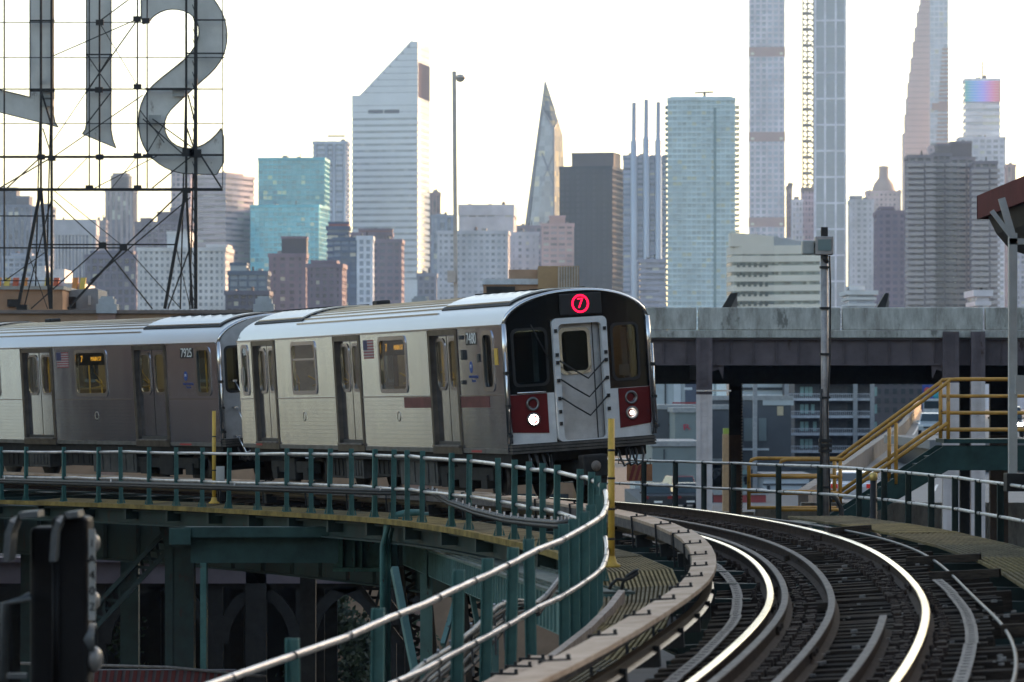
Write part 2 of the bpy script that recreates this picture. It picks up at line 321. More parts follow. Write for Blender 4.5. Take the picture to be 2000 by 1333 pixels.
# ---------------------------------------------------------------- left walkway and railing
RK = [0, 8, 16, 24, 32, 40, 55, 75, 95.]
RD = [-4.6, -3.31, -2.40, -2.65, -3.2, -3.6, -4.5, -5.5, -6.3]
RZ = [-.25, .245, .79, .95, .878, .873, .816, .692, .57]
sm = lambda a: np.convolve(np.pad(np.interp(SS, RK, a), 6, mode='edge'), np.ones(13) / 13, 'valid')
rd_, rz_ = sm(RD), sm(RZ)
def RL(s, h=0):
    x, y, z, t = ax(s); d = float(np.interp(s, SS, rd_)); return Vector((x + d * math.cos(t), y - d * math.sin(t), z + float(np.interp(s, SS, rz_)) + h))
def find_s(px, lo, hi, fn=RL, wh=0):
    best = min(srange(lo, hi, .05), key=lambda s: abs(1000 + F * fn(s).x / fn(s).y - px)); return best
HR = 1.0
lw = tag(thing('walkway_left', 'yellow slatted walkway along the inside of the curve', None, RL(20, -HR)), kind='structure')
wz = lambda s: RL(s, -HR).z
def WK(s, f_, dz=0):     # f_ 0 at railing, 1 at the cover board
    a = RL(s); b = TR(s, -1.72, 0); dd_ = b - a; dd_.z = 0; v = a + dd_.normalized() * min(dd_.length, float(np.interp(s, [20, 30], [1.0, .6]))) * f_; v.z = wz(s) + dz + (f_ * .05); return v
NB = 18
def panel(parent, fa, a, b, nb, wb, m, rodm, dz):
    # one grating panel: straight bars between its two ends, cross rods between the bars
    mb = MB(); g_ = .012
    for i in range(nb):
        f_ = .02 + .96 * i / (nb - 1); p, q = fa(a + g_, f_), fa(b - g_, f_); z_ = Vector((0, 0, dz)); mb.bar(p + z_ - Vector((0, 0, .018)), q + z_ - Vector((0, 0, .018)), wb, .036)
    o = mb.build('grating_panel', m, parent); mb = MB(); n_ = int((b - a) / .11)
    for i in range(1, n_):
        t = a + (b - a) * i / n_; mb.bar(fa(a, 0).lerp(fa(b, 0), i / n_) + Vector((0, 0, dz - .02)), fa(a, 1).lerp(fa(b, 1), i / n_) + Vector((0, 0, dz - .02)), .02, .016)
    tag(mb.build('grating_rods', rodm, o), kind='stuff')
rodm = mat('grating_rod', (.15, .115, .055), .8, spec=.2)
grates = [yellowgrate, mat('yellow_grating_worn', (.155, .125, .075), .85, 0, .4, 2.5, .1, spec=.15), mat('yellow_grating_new', (.23, .17, .075), .85, 0, .3, 3, .1, spec=.15)]
edges_ = [7, 10, 13, 16, 18.6, 21, 23.5, 26.2, 29, 32, 35, 38, 41, 44, 47, 50, 53, 56, 59, 62]
for i, (a, b) in enumerate(zip(edges_, edges_[1:])): panel(lw, lambda s, f_: WK(s, f_), a, b, NB, .024, grates[(i * 7) % 3], rodm, random.uniform(-.012, .004))
mb = MB(); q = srange(20, 100, .8); mb.sweep([RL(s, -HR - .02) + (TR(s, 0, 0) - RL(s)).normalized() * -.08 for s in q], rect(.10, -.08, .004)); mb.build('edge_board', mat('yellow_edge', (.22, .155, .05), .8, 0, .35, 3, spec=.2), lw)

rl = tag(thing('railing_left', 'green post railing with galvanised pipes along the inner curve', 'railing', RL(24, -HR)))
postm = MB(); postm.box(-.04, .04, -.006, .006, 0, 1.10); postm.box(-.04, -.032, -.035, .006, 0, 1.10); postm.box(.032, .04, -.035, .006, 0, 1.10); postm.box(-.07, .07, -.05, .05, 0, .012)
for t in (-1, 1): postm.hexa([(t * .05, -.006, .01), (t * .085, -.006, .01), (t * .085, .006, .01), (t * .05, .006, .01), (t * .05, -.006, .12), (t * .052, -.006, .12), (t * .052, .006, .12), (t * .05, .006, .12)])
post_far = postm.mesh('railing_post', green)
pn = MB(); pn.box(-.05, .05, -.008, .008, -.6, 1.12); pn.box(-.05, -.04, -.05, .008, -.6, 1.12); pn.box(.04, .05, -.05, .008, -.6, 1.12)
post_near = pn.mesh('railing_post', green)
far_px = [3, 51, 124, 191, 237, 290, 344, 395, 445, 503, 559, 608, 643, 687, 731, 768, 795, 824, 880, 916, 975, 1004, 1033, 1060, 1087, 1131, 1152, 1166, 1176]
sposts = [find_s(px, 20.8, 70) for px in far_px]
for s in sposts:
    n, u, k = TF(s, 0); o = link('railing_post', post_far, rl, False)
    o.matrix_basis = Matrix.Translation(-rl.location) @ frame_M(RL(s, -HR), n, u, k) @ Matrix.Rotation(random.uniform(-.02, .02), 4, 'Y') @ Matrix.Rotation(random.uniform(-.25, .25), 4, 'Z')
for px in (1178, 1168, 1152, 1134, 1113, 1050, 1009, 960, 904, 747, 590):
    s = find_s(px, -2, 19.6); n, u, k = TF(s, 0); o = link('railing_post', post_near, rl, False)
    o.matrix_basis = Matrix.Translation(-rl.location) @ frame_M(RL(s, -HR - .0) - n * .05, n, u, k) @ Matrix.Rotation(random.uniform(-.025, .025), 4, 'Y') @ Matrix.Scale(random.uniform(.96, 1.0), 4, (0, 0, 1))
wob = [random.uniform(-.012, .012) for _ in range(400)]
for h, r, name in ((0, .027, 'top_pipe'), (-.52, .025, 'middle_pipe')):
    q = srange(-3, 72, 1.0)
    MB().tube([RL(s, h + wob[j % 400]) + TF(s, 0)[0] * .035 for j, s in enumerate(q)], r, 10).build(name, galv, rl)
cl = MB(); cl.lathe((0, 0, 0), [(.031, -.02), (.034, -.018), (.034, .018), (.031, .02)], 10, 'Y'); clm = cl.mesh('pipe_clamp', clampm)
for s in sposts + srange(0, 20, 1.15):
    for h in (0, -.52):
        n, u, k = TF(s, 0); o = link('pipe_clamp', clm, rl, False); j = s + 3; o.matrix_basis = Matrix.Translation(-rl.location) @ frame_M(RL(s, h) + n * .035, n, u, k)

# ---------------------------------------------------------------- right walkway and railing
rw = tag(thing('walkway_right', 'yellow slatted walkway along the outside of the curve', None, TR(30, 2.4, -.2)), kind='structure')
edges_ = [8, 11, 14, 17, 20, 23, 26, 29, 32, 35, 38]
for i, (a, b) in enumerate(zip(edges_, edges_[1:])): panel(rw, lambda s, f_: TR(s, 1.95 + 1.0 * f_, -.15 - .06 * f_), a, b, 14, .034, grates[(i * 5 + 1) % 3], rodm, random.uniform(-.01, .004))
def RR(s, h=0):
    d = float(np.interp(s, [20, 30, 40, 60, 80], [3.25, 3.2, 3.6, 3.6, 3.6])); v = TR(s, d, 0); v.z = ax(s)[2] + float(np.interp(s, [25, 31, 40, 60], [.74, .68, .66, .66])) + h; return v
rr = tag(thing('railing_right', 'dark green post railing with pale pipes along the outer curve', 'railing', RR(35, -1.05)))
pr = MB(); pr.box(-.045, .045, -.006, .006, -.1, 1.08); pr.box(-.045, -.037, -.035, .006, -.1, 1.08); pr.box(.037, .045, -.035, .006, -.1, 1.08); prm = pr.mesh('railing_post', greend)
palepipe = mat('pale_pipe', (.62, .6, .57), .45, .3, .15, 6)
for px in (1258, 1319, 1375, 1432, 1520, 1600, 1677, 1726, 1774, 1818, 1865, 1910, 1953):
    s = find_s(px, 26, 62, RR); n, u, k = TF(s, 0); o = link('railing_post', prm, rr, False); o.matrix_basis = Matrix.Translation(-rr.location) @ frame_M(RR(s, -1.07), n, u, k)
for h in (0, -.45):
    q = srange(27.6, 62, 1.0); MB().tube([RR(s, h + wob[(j * 3 + 7) % 400] * .6) for j, s in enumerate(q)], .024, 8).build('railing_pipe', palepipe, rr)
for s in srange(28, 60, 1.4):
    for h in (0, -.45):
        n, u, k = TF(s, 0); o = link('pipe_clamp', clm, rr, False); o.matrix_basis = Matrix.Translation(-rr.location) @ frame_M(RR(s, h), n, u, k) @ Matrix.Scale(.9, 4)
# ---------------------------------------------------------------- train
steel = metal_sheet('stainless_side', (.71, .80, 1.0), .09, 0, brush=.34, streak=(1.5, 1.5, .22))
steeld = metal_sheet('stainless_door', (.63, .71, .87), .10, brush=.3, streak=(1.5, 1.5, .22))
roofm = metal_sheet('roof_steel', (.68, .68, .67), .30, 0)
framed = mat('door_frame_steel', (.13, .115, .10), .4, .8, .25, 4)
ringm = metal_sheet('window_trim', (.66, .67, .68), .2)
blackg = mat('black_gloss_mask', (.007, .008, .009), .2, 0, .0, spec=.18)
rubber = mat('rubber', (.012, .012, .012), .6, 0, 0)
whitep = mat('front_pale_panel', (.62, .64, .65), .4, .1, .08, 5)
redp = mat('front_maroon_panel', (.13, .012, .013), .5, 0, .15, 3, spec=.2)
greyp = mat('front_grey_paint', (.40, .42, .44), .4, .2, .12, 5)
under = mat('underframe_grime', (.02, .019, .018), .75, .2, .4, 5)
underg = mat('equipment_box_grey', (.06, .06, .058), .65, .1, .35, 4)
tint = window_glass('train_window_glass', (.78, .8, .76), .0)
dtint = window_glass('cab_window_glass', (.45, .5, .5), .0)
innerw = mat('interior_panel', (.42, .38, .28), .5, 0, .1, 3)
seatm = mat('seat_blue', (.22, .17, .10), .5, 0, .1, 3)
polem = mat('grab_pole', (.75, .55, .12), .35, .3, .05)
lampm = mat('interior_lamp', (.9, .85, .7), .5, 0, 0, emit=(1, .87, .62), es=.8)
blackm = mat('number_plate_black', (.012, .012, .013), .5, 0, 0)
whitem = mat('lettering_white', (.8, .8, .78), .5, 0, 0)
bluem = mat('emblem_blue', (.02, .07, .28), .5, 0, 0)
def roofz(x, hw=1.31, z0=3.1, hz=.52): 
    t = min(1, abs(x) / hw); return z0 + hz * (1 - t ** 2.35) ** (1 / 1.75)
def side_text(x, y, z): 
    s_ = -1 if x < 0 else 1
    X = Vector((0, s_, 0)) if s_ > 0 else Vector((0, -1, 0)); return frame_M(Vector((x, y, z)), X, Vector((0, 0, 1)), Vector((s_, 0, 0)))
L = 15.4
DOORS = ((2.37, 3.86), (7.62, 9.18), (12.88, 14.42))
def make_car(M, number, label, cab):
    root = thing('subway_car', label, 'subway train', M=M, group='subway cars of the train')
    B = lambda mb, name, m, par=root: mb.build(name, m, par, False)
    front_y = .12
    # roof shell
    mb = MB(); xs = [-1.31 + 2.62 * i / 28 for i in range(29)]; ys = [front_y + .0, .35, .9, 2, 4, 6, 8, 10, 12, 13.6, 14.9, 15.2, 15.4]
    vs_ = [(x, y, roofz(x)) for y in ys for x in xs] + [(x * .985, y, roofz(x) - .03) for y in ys for x in xs]; n = 29; N = n * len(ys)
    fs = [(j * n + i, j * n + i + 1, (j + 1) * n + i + 1, (j + 1) * n + i) for j in range(len(ys) - 1) for i in range(n - 1)]
    fs += [(N + j * n + i, N + (j + 1) * n + i, N + (j + 1) * n + i + 1, N + j * n + i + 1) for j in range(len(ys) - 1) for i in range(n - 1)]
    mb.add(vs_, fs, True)
    roof = B(mb, 'roof', roofm)
    mb = MB()
    for i in range(17):
        x = -1.12 + 2.24 * i / 16; z = roofz(x); mb.box(x - .016, x + .016, 3.75, 11.9, z - .01, z + .018)
    B(mb, 'roof_ribs', roofm, roof)
    for y0, y1 in ((.55, 3.7), (11.95, 14.9)):
        mb = MB(); xs2 = [-.98 + 1.96 * i / 14 for i in range(15)]
        for i in range(14):
            a, b = xs2[i], xs2[i + 1]
            mb.hexa([(a, y0, roofz(a) + .012), (b, y0, roofz(b) + .012), (b, y1, roofz(b) + .012), (a, y1, roofz(a) + .012), (a, y0, roofz(a) + .055), (b, y0, roofz(b) + .055), (b, y1, roofz(b) + .055), (a, y1, roofz(a) + .055)])
        h = B(mb, 'roof_hatch', roofm, roof)
        mb = MB()
        for sx in (-1, 1):
            xa, xb = sx * .985, sx * 1.04
            mb.hexa([(xa, y0 - .1, roofz(xa) - .005), (xb, y0 - .1, roofz(xb) - .005), (xb, y1 + .1, roofz(xb) - .005), (xa, y1 + .1, roofz(xa) - .005), (xa, y0 - .1, roofz(xa) + .035), (xb, y0 - .1, roofz(xb) + .02), (xb, y1 + .1, roofz(xb) + .02), (xa, y1 + .1, roofz(xa) + .035)])
        for yy_ in (y0 - .08, y1 + .03):
            for i in range(14):
                a, b = xs2[i], xs2[i + 1]; mb.hexa([(a, yy_, roofz(a) - .01), (b, yy_, roofz(b) - .01), (b, yy_ + .05, roofz(b) - .01), (a, yy_ + .05, roofz(a) - .01), (a, yy_, roofz(a) + .03), (b, yy_, roofz(b) + .03), (b, yy_ + .05, roofz(b) + .03), (a, yy_ + .05, roofz(a) + .03)])
        for k_ in range(7):
            yk = y0 + .3 + k_ * (y1 - y0 - .5) / 6; mb.box(-.5, .5, yk, yk + .03, 3.655, 3.68)
        B(mb, 'hatch_grille', dark, roof)
    mb = MB(); mb.box(-.14, .14, 9.9, 10.2, 3.6, 3.72); bevel(mb.build('roof_antenna', dark, roof, False), .03)
    # sides
    wins = ((5.08, 6.52), (10.31, 11.79)); ew = ((.66, 1.13), (14.72, 15.1))
    if not cab: ew = ((.5, 1.06), (14.72, 15.1))
    for sx in (-1, 1):
        def SB(mb, y0, y1, z0, z1, t0=1.25, t1=1.31):
            mb.box(min(sx * t0, sx * t1), max(sx * t0, sx * t1), y0, y1, z0, z1)
        edges = [.2] + [v for d in DOORS for v in d] + [15.4]
        for i in range(0, len(edges), 2):
            y0, y1 = edges[i], edges[i + 1]; hole = [(a, b) for a, b in wins + ew if a > y0 and b < y1]
            mb = MB(); zt, zb = 3.1, .95
            if hole:
                a, b = hole[0]; za, zc = 2.05, 2.98
                SB(mb, y0, a, zb, zt); SB(mb, b, y1, zb, zt); SB(mb, a, b, zb, za); SB(mb, a, b, zc, zt)
            else: SB(mb, y0, y1, zb, zt)
            pnl = B(mb, 'side_panel', steel)
            mb = MB()
            if hole:
                SB(mb, y0, a, 1.14, 3.02, 1.236, 1.249); SB(mb, b, y1, 1.14, 3.02, 1.236, 1.249); SB(mb, a, b, 1.14, za, 1.236, 1.249); SB(mb, a, b, zc, 3.02, 1.236, 1.249)
            else: SB(mb, y0, y1, 1.14, 3.02, 1.236, 1.249)
            B(mb, 'wall_liner', innerw, pnl)
            mb = MB(); zf = 1.1
            while zf < 1.9: SB(mb, y0 + .02, y1 - .02, zf, zf + .016, 1.305, 1.314); zf += .075
            B(mb, 'fluting', steeld, pnl)
            mb = MB(); SB(mb, y0 + .01, y1 - .01, 1.925, 1.95, 1.3, 1.322); B(mb, 'belt_moulding', ringm, pnl)
            mb = MB(); SB(mb, y0, y1, .95, 1.03, 1.3, 1.316); B(mb, 'sill_strip', mat('sill_grey', (.18, .18, .18), .45, .7, .2, 5), pnl)
            if hole:
                fr = (Vector((sx * 1.304, 0, 0)), Vector((0, 1, 0)), Vector((0, 0, 1)), Vector((sx, 0, 0)))
                wn = MB().ring(rrect(a - .045, b + .045, za - .05, zc + .05, .13), rrect(a + .03, b - .03, za + .025, zc - .025, .1), fr, .022)
                wd = B(wn, 'window_frame', ringm)
                MB().prism(rrect(a + .01, b - .01, za + .01, zc - .01, .08), (Vector((sx * 1.285, 0, 0)), fr[1], fr[2], fr[3]), .006).build('pane', tint if (b - a) > .6 or not cab else dtint, wd, False)
                if a == 10.31:
                    mb = MB(); SB(mb, a, b, 2.66, 2.70, 1.288, 1.315); B(mb, 'window_bar', ringm, wd)
                if a == 5.08:
                    mb = MB(); mb.box(sx * 1.2 - .03, sx * 1.2 + .03, a + .02, b - .02, 2.68, 2.95); ds = B(mb, 'destination_sign', blackm)
                    ledm = mat('led_amber', (.3, .15, .02), .5, 0, 0, emit=(1, .5, .06), es=.4)
                    xo = sx * 1.2 + sx * .033
                    text('sign_text', '7', .2, ledm, side_text(xo, (b - .16) if sx < 0 else a + .16, 2.815), ds)
                    text('sign_text', 'MAIN ST', .13, ledm, side_text(xo, (a + b) / 2 - .12 * -sx, 2.815), ds)
        # gutter and sill rails
        mb = MB(); mb.box(min(sx * 1.27, sx * 1.335), max(sx * 1.27, sx * 1.335), .2, 15.4, 3.085, 3.115); B(mb, 'gutter', ringm)
        # doors
        for (a, b) in DOORS:
            dr = thing('door', None, None); dr.parent = root
            mb = MB(); SB(mb, a - .005, a + .10, .93, 3.085, 1.17, 1.325); SB(mb, b - .10, b + .005, .93, 3.085, 1.17, 1.325); SB(mb, a, b, 2.99, 3.085, 1.17, 1.325); SB(mb, a, b, .93, 1.05, 1.17, 1.335)
            fr_ = B(mb, 'door_frame', framed, dr)
            mb = MB(); SB(mb, a + .06, b - .06, 1.05, 1.08, 1.2, 1.37); B(mb, 'threshold', dullsteel, dr)
            mid = (a + b) / 2
            for (c0, c1) in ((a + .1, mid - .008), (mid + .008, b - .1)):
                w0, w1, q0, q1 = c0 + .11, c1 - .11, 2.07, 2.9
                mb = MB(); SB(mb, c0, w0, 1.08, 2.99, 1.205, 1.235); SB(mb, w1, c1, 1.08, 2.99, 1.205, 1.235); SB(mb, w0, w1, 1.08, q0, 1.205, 1.235); SB(mb, w0, w1, q1, 2.99, 1.205, 1.235)
                lf = B(mb, 'door_leaf', steeld, dr)
                fr = (Vector((sx * 1.232, 0, 0)), Vector((0, 1, 0)), Vector((0, 0, 1)), Vector((sx, 0, 0)))
                B(MB().ring(rrect(w0 - .035, w1 + .035, q0 - .04, q1 + .04, .13), rrect(w0 + .015, w1 - .015, q0 + .015, q1 - .015, .11), fr, .018), 'leaf_window_frame', ringm, dr)
                B(MB().prism(rrect(w0, w1, q0, q1, .05), (Vector((sx * 1.22, 0, 0)), fr[1], fr[2], fr[3]), .006), 'leaf_pane', tint, dr)
            mb = MB(); SB(mb, mid - .012, mid + .012, 1.08, 2.99, 1.2, 1.238); B(mb, 'door_seal', rubber, dr)
        # number, flag, emblem, cover, red strip
        for yn, wn_ in ((1.66, .56), (14.93, .48)) if cab else ((1.46, .56), (14.93, .48)):
            if yn > 14 and sx < 0 or yn < 14:
                z_ = 2.9 if yn < 14 else 2.88
                mb = MB(); SB(mb, yn - wn_ / 2, yn + wn_ / 2, z_ - .105, z_ + .105, 1.308, 1.314); npl = B(mb, 'number_plate', blackm)
                text('car_number', number, .265 if yn < 14 else .22, whitem, side_text(sx * 1.316, yn, z_), npl, scalex=.92)
        fy0, fy1 = 6.84, 7.4
        mb = MB(); SB(mb, fy0, fy1, 2.64, 2.98, 1.308, 1.313); fl = B(mb, 'flag_decal', mat('flag_red', (.28, .05, .06), .5, 0, .2, 20))
        mb = MB()
        for i in range(6):
            z_ = 2.64 + .34 / 13 * (2 * i + 1); SB(mb, fy0, fy1, z_, z_ + .34 / 13, 1.31, 1.3155)
        B(mb, 'flag_stripes', mat('flag_white', (.38, .34, .34), .5, 0, .2, 20), fl)
        ca, cb = (fy1 - .22, fy1) if sx < 0 else (fy0, fy0 + .22)
        mb = MB(); SB(mb, ca, cb, 2.64 + .34 * 6 / 13, 2.98, 1.31, 1.3175); B(mb, 'flag_canton', mat('flag_blue', (.03, .035, .11), .5, 0, .2, 20), fl)
        ly = 1.75 if cab else 1.55
        fr = lambda x_, y_, z_: (Vector((sx * x_, y_, z_)), Vector((0, 1, 0)), Vector((0, 0, 1)), Vector((sx, 0, 0)))
        em = B(MB().prism([(.075 * math.cos(t * .3927), .1 * math.sin(t * .3927)) for t in range(16)], fr(1.309, ly, 2.42), .005), 'emblem', bluem)
        text('emblem_letters', 'M', .09, whitem, side_text(sx * 1.3155, ly, 2.43), em)
        text('emblem_words', 'New York City\nTransit', .07, bluem, side_text(sx * 1.312, ly - .1, 2.22), em)
        e2 = B(MB().prism([(.15 * math.cos(t * .2618), .21 * math.sin(t * .2618)) for t in range(24)], fr(1.309, 15.12, 2.38), .005), 'round_emblem', mat('emblem_grey', (.25, .24, .22), .5, .3, .1))
        text('emblem_letters', 'M', .14, bluem, side_text(sx * 1.3155, 15.12, 2.4), e2)
        for yc in (5.64, 11.2):
            B(MB().lathe((sx * 1.305, yc, 1.58), [(0, 0), (.06, .0), (.075, sx * .012), (.09, sx * .014), (.095, 0)], 20, 'X'), 'vent_cover', mat('vent_grey', (.3, .29, .27), .35, .8, .1))
        if cab:
            strp = mat('maroon_stripe', (.16, .05, .06), .35, .4, .3, 2)
            for y0, y1 in ((3.9, 5.3), (.95, 2.34)):
                mb = MB(); SB(mb, y0, y1, 1.73, 1.92, 1.309, 1.317); B(mb, 'stripe', strp)
            mb = MB(); SB(mb, 2.02, 2.12, 2.55, 2.72, 1.31, 1.35); B(mb, 'side_lamp', underg)
            mb = MB(); SB(mb, 1.3, 1.38, 2.5, 2.64, 1.31, 1.33); B(mb, 'intercom', underg)
            mb = MB(); SB(mb, .42, .58, 2.44, 2.72, 1.31, 1.318); B(mb, 'warning_sign', yellow)
            for k_ in (2.15, 2.92):
                mb = MB(); SB(mb, 2.1, 2.2, k_ - .02, k_ + .05, 1.31, 1.345); B(mb, 'marker_lamp', underg)
        mb = MB(); SB(mb, 1.45, 1.95, .965, 1.0, 1.316, 1.32); B(mb, 'warning_label', mat('label_red', (.4, .05, .05), .5, 0, 0))
        mb = MB(); SB(mb, 14.0, 14.4, 1.0, 1.04, 1.336, 1.34); B(mb, 'warning_label', MATS['label_red'])
    # interior
    mb = MB(); mb.box(-1.25, 1.25, .3, 15.3, 1.08, 1.14); B(mb, 'floor', mat('car_floor', (.06, .055, .05), .6))
    mb = MB(); mb.box(-1.1, 1.1, .5, 15.2, 3.02, 3.05); B(mb, 'ceiling', innerw)
    for sx in (-.62, .62):
        mb = MB(); mb.box(sx - .09, sx + .09, 2.3, 14.8, 2.985, 3.01); B(mb, 'ceiling_lamp', lampm)
    for sx in (-1, 1):
        for y0, y1 in ((3.95, 7.5), (9.3, 12.8)):
            mb = MB(); mb.box(min(sx * .75, sx * 1.2), max(sx * .75, sx * 1.2), y0, y1, 1.5, 1.58); mb.box(min(sx * 1.12, sx * 1.22), max(sx * 1.12, sx * 1.22), y0, y1, 1.58, 2.02); B(mb, 'bench', seatm)
    for y in (3.0, 4.6, 6.8, 8.4, 10.4, 12.2, 13.6):
        mb = MB(); mb.tube([(0, y, 1.14), (0, y, 3.0)], .02, 6); mb.tube([(-.75, y - .4, 1.14), (-.75, y - .4, 2.3), (-.75, y - .1, 2.5), (-.75, y, 3.0)], .018, 6); mb.tube([(-1.15, y - .9, 2.35), (-.8, y - .6, 2.2), (-.78, y, 2.15)], .018, 6); B(mb, 'grab_pole', polem)
    # underframe
    mb = MB(); mb.box(-1.22, 1.22, .3, 15.2, .78, .95); B(mb, 'underframe', under)
    for (y0, y1, x, z0, m_) in ((4.3, 6.3, 1.12, .33, underg), (6.5, 8.0, 1.05, .45, under), (8.4, 9.4, 1.12, .4, underg), (9.6, 11.0, 1.0, .38, under)):
        mb = MB(); mb.box(-x, x, y0, y1, z0, .80)
        for k_ in range(5): mb.box(-x - .02, -x, y0 + .1 + k_ * (y1 - y0 - .2) / 5, y0 + .14 + k_ * (y1 - y0 - .2) / 5, z0 + .05, .75)
        bevel(B(mb, 'equipment_box', m_), .015)
    for yb in (3.0, 13.0):
        tk = thing('truck', None, None); tk.parent = root
        mb = MB()
        for sx in (-1, 1): mb.box(sx * .98 - .09, sx * .98 + .09, yb - 1.35, yb + 1.35, .45, .68); mb.box(sx * .98 - .12, sx * .98 + .12, yb - .3, yb + .3, .3, .75)
        mb.box(-.95, .95, yb - .25, yb + .25, .4, .7); bevel(B(mb, 'truck_frame', under, tk), .02)
        for yw in (yb - 1.0, yb + 1.0):
            for sx in (-1, 1):
                B(MB().lathe((sx * .752, yw, .42), [(0, -.07), (.40, -.07), (.43, -.06), (.415, .06), (.30, .07), (0, .05)] if sx > 0 else [(0, .07), (.43, .06), (.415, -.06), (.3, -.07), (0, -.05)], 28, 'X'), 'wheel', mat('wheel_steel', (.06, .05, .045), .5, .6, .3, 6), tk)
            mb = MB(); mb.tube([(-.75, yw, .42), (.75, yw, .42)], .08, 8); B(mb, 'axle', under, tk)
            for sx in (-1, 1):
                mb = MB(); mb.box(sx * .98 - .13, sx * .98 + .13, yw - .15, yw + .15, .32, .56); B(mb, 'journal_box', under, tk)
        mb = MB(); mb.box(-1.5, -1.05, yb - .2, yb + .2, .22, .27); B(mb, 'contact_shoe', under, tk)
    # rear bulkhead
    mb = MB()
    poly = [(-1.28, .95), (1.28, .95)] + [(x, roofz(x) - .02) for x in [1.28 - 2.56 * i / 16 for i in range(17)]]
    mb.prism(poly, (Vector((0, 15.3, 0)), Vector((1, 0, 0)), Vector((0, 0, 1)), Vector((0, 1, 0))), .06); B(mb, 'rear_bulkhead', greyp)
    # ---- front
    bulge = lambda x: front_y - .13 * (1 - (x / 1.31) ** 2)
    def patch(x0, x1, zlo, zhi, off=0., t=.03, nx=14, nz=4):
        """curved slab following the bulged end; zlo/zhi functions of x"""
        f0 = zlo if callable(zlo) else (lambda x: zlo); f1 = zhi if callable(zhi) else (lambda x: zhi); mb = MB(); vs_ = []
        for k_ in (0, 1):
            for j in range(nz + 1):
                for i in range(nx + 1):
                    x = x0 + (x1 - x0) * i / nx; z = f0(x) + (f1(x) - f0(x)) * j / nz; vs_.append((x, bulge(x) - off + (t if k_ else 0), z))
        n = nx + 1; N = n * (nz + 1); fs = []
        for j in range(nz):
            for i in range(nx):
                q = (j * n + i, j * n + i + 1, (j + 1) * n + i + 1, (j + 1) * n + i); fs += [q, tuple(N + v for v in q[::-1])]
        for i in range(nx): fs += [(i, N + i, N + i + 1, i + 1), (nz * n + i, nz * n + i + 1, N + nz * n + i + 1, N + nz * n + i)]
        for j in range(nz): fs += [(j * n, (j + 1) * n, N + (j + 1) * n, N + j * n), (j * n + nx, N + j * n + nx, N + (j + 1) * n + nx, (j + 1) * n + nx)]
        return mb.add(vs_, fs)
    rz = lambda x: roofz(x) - .012
    lin = lambda xa, za, xb, zb: (lambda x: za + (zb - za) * (x - xa) / (xb - xa))
    end = thing('cab_end' if cab else 'car_end', None, None); end.parent = root
    E_ = lambda mb, name, m: mb.build(name, m, end, False)
    mask = blackg if cab else greyp; pan = whitep if cab else greyp; redx = redp if cab else greyp
    # mask with window openings
    wl, wr = (-1.16, -.60), (.60, 1.08); zb_, zt_ = 2.08, 3.0
    E_(patch(-1.27, 1.27, 3.14, rz), 'upper_mask', mask)
    for sx, (a, b) in ((-1, wl), (1, wr)):
        o_, i_ = (-1.27, -.5) if sx < 0 else (.5, 1.27)
        E_(patch(o_, i_, zt_, 3.14, nx=6, nz=1), 'mask_panel', mask); E_(patch(o_, i_, 1.93, zb_, nx=6, nz=1), 'mask_panel', mask)
        E_(patch(o_, a, zb_, zt_, nx=3, nz=1), 'mask_panel', mask); E_(patch(b, i_, zb_, zt_, nx=3, nz=1), 'mask_panel', mask)
        E_(patch(a - .02, b + .02, zb_ - .02, zt_ + .02, off=-.012, t=.008, nx=6, nz=1), 'cab_window', dtint)
        cx = (a + b) / 2
        mb = MB()
        outer, inner = rrect(a - .03, b + .03, zb_ - .03, zt_ + .03, .11), rrect(a + .015, b - .015, zb_ + .015, zt_ - .015, .09)
        n = len(outer); vs_ = [(x, bulge(x) - .012, z) for x, z in outer] + [(x, bulge(x) - .012, z) for x, z in inner] + [(x, bulge(x) + .002, z) for x, z in outer] + [(x, bulge(x) + .002, z) for x, z in inner]
        fs = []
        for i in range(n):
            j = (i + 1) % n; fs += [(i, j, n + j, n + i), (i, 2 * n + i, 2 * n + j, j), (n + i, n + j, 3 * n + j, 3 * n + i)]
        mb.add(vs_, fs); E_(mb, 'window_gasket', rubber)
        # lower body panels: pale surround with maroon lamp panel
        E_(patch(o_, i_, 1.10, 1.93, nx=6, nz=2), 'lower_panel', pan)
        xa, xb = (-1.25, -.63) if sx < 0 else (.66, 1.25)
        lo = lin(-1.25, 1.30, -.63, 1.26) if sx < 0 else lin(.66, 1.26, 1.25, 1.31)
        E_(patch(xa, xb, lo, 1.925, off=.012, t=.012, nx=6, nz=2), 'lamp_panel', redx)
        for z_, on in ((1.50, True), (1.76, False)):
            hx = sx * .89; c = (hx, bulge(hx) - .02, z_)
            if cab:
                E_(MB().lathe(c, [(.115, .03), (.118, -.005), (.105, -.025), (.085, -.02), (.07, .02)], 24, 'Y'), 'lamp_bezel', mat('bezel', (.2, .2, .2), .35, .8, .1))
                lens = E_(MB().lathe(c, [(0, .02), (.045, .018), (.07, .006), (.08, -.004), (.085, .03)], 24, 'Y'), 'headlight' if on else 'marker_light', mat('headlight_lens_%d' % sx, (.7, .7, .7), .15, .6, 0, emit=(1, .92, .85), es=.8 if sx < 0 else .12) if on else mat('dark_lens', (.06, .02, .02), .1, 0, 0, coat=.5))
                if on: MB().lathe((c[0], c[1] - .005, c[2]), [(0, -.03), (.026, -.024), (.04, 0), (.042, .03)], 20, 'Y').build('bulb', mat('bulb_%d' % sx, (1, 1, 1), .2, 0, 0, emit=(1, .95, .9), es=60 if sx < 0 else 1.3), end, False)
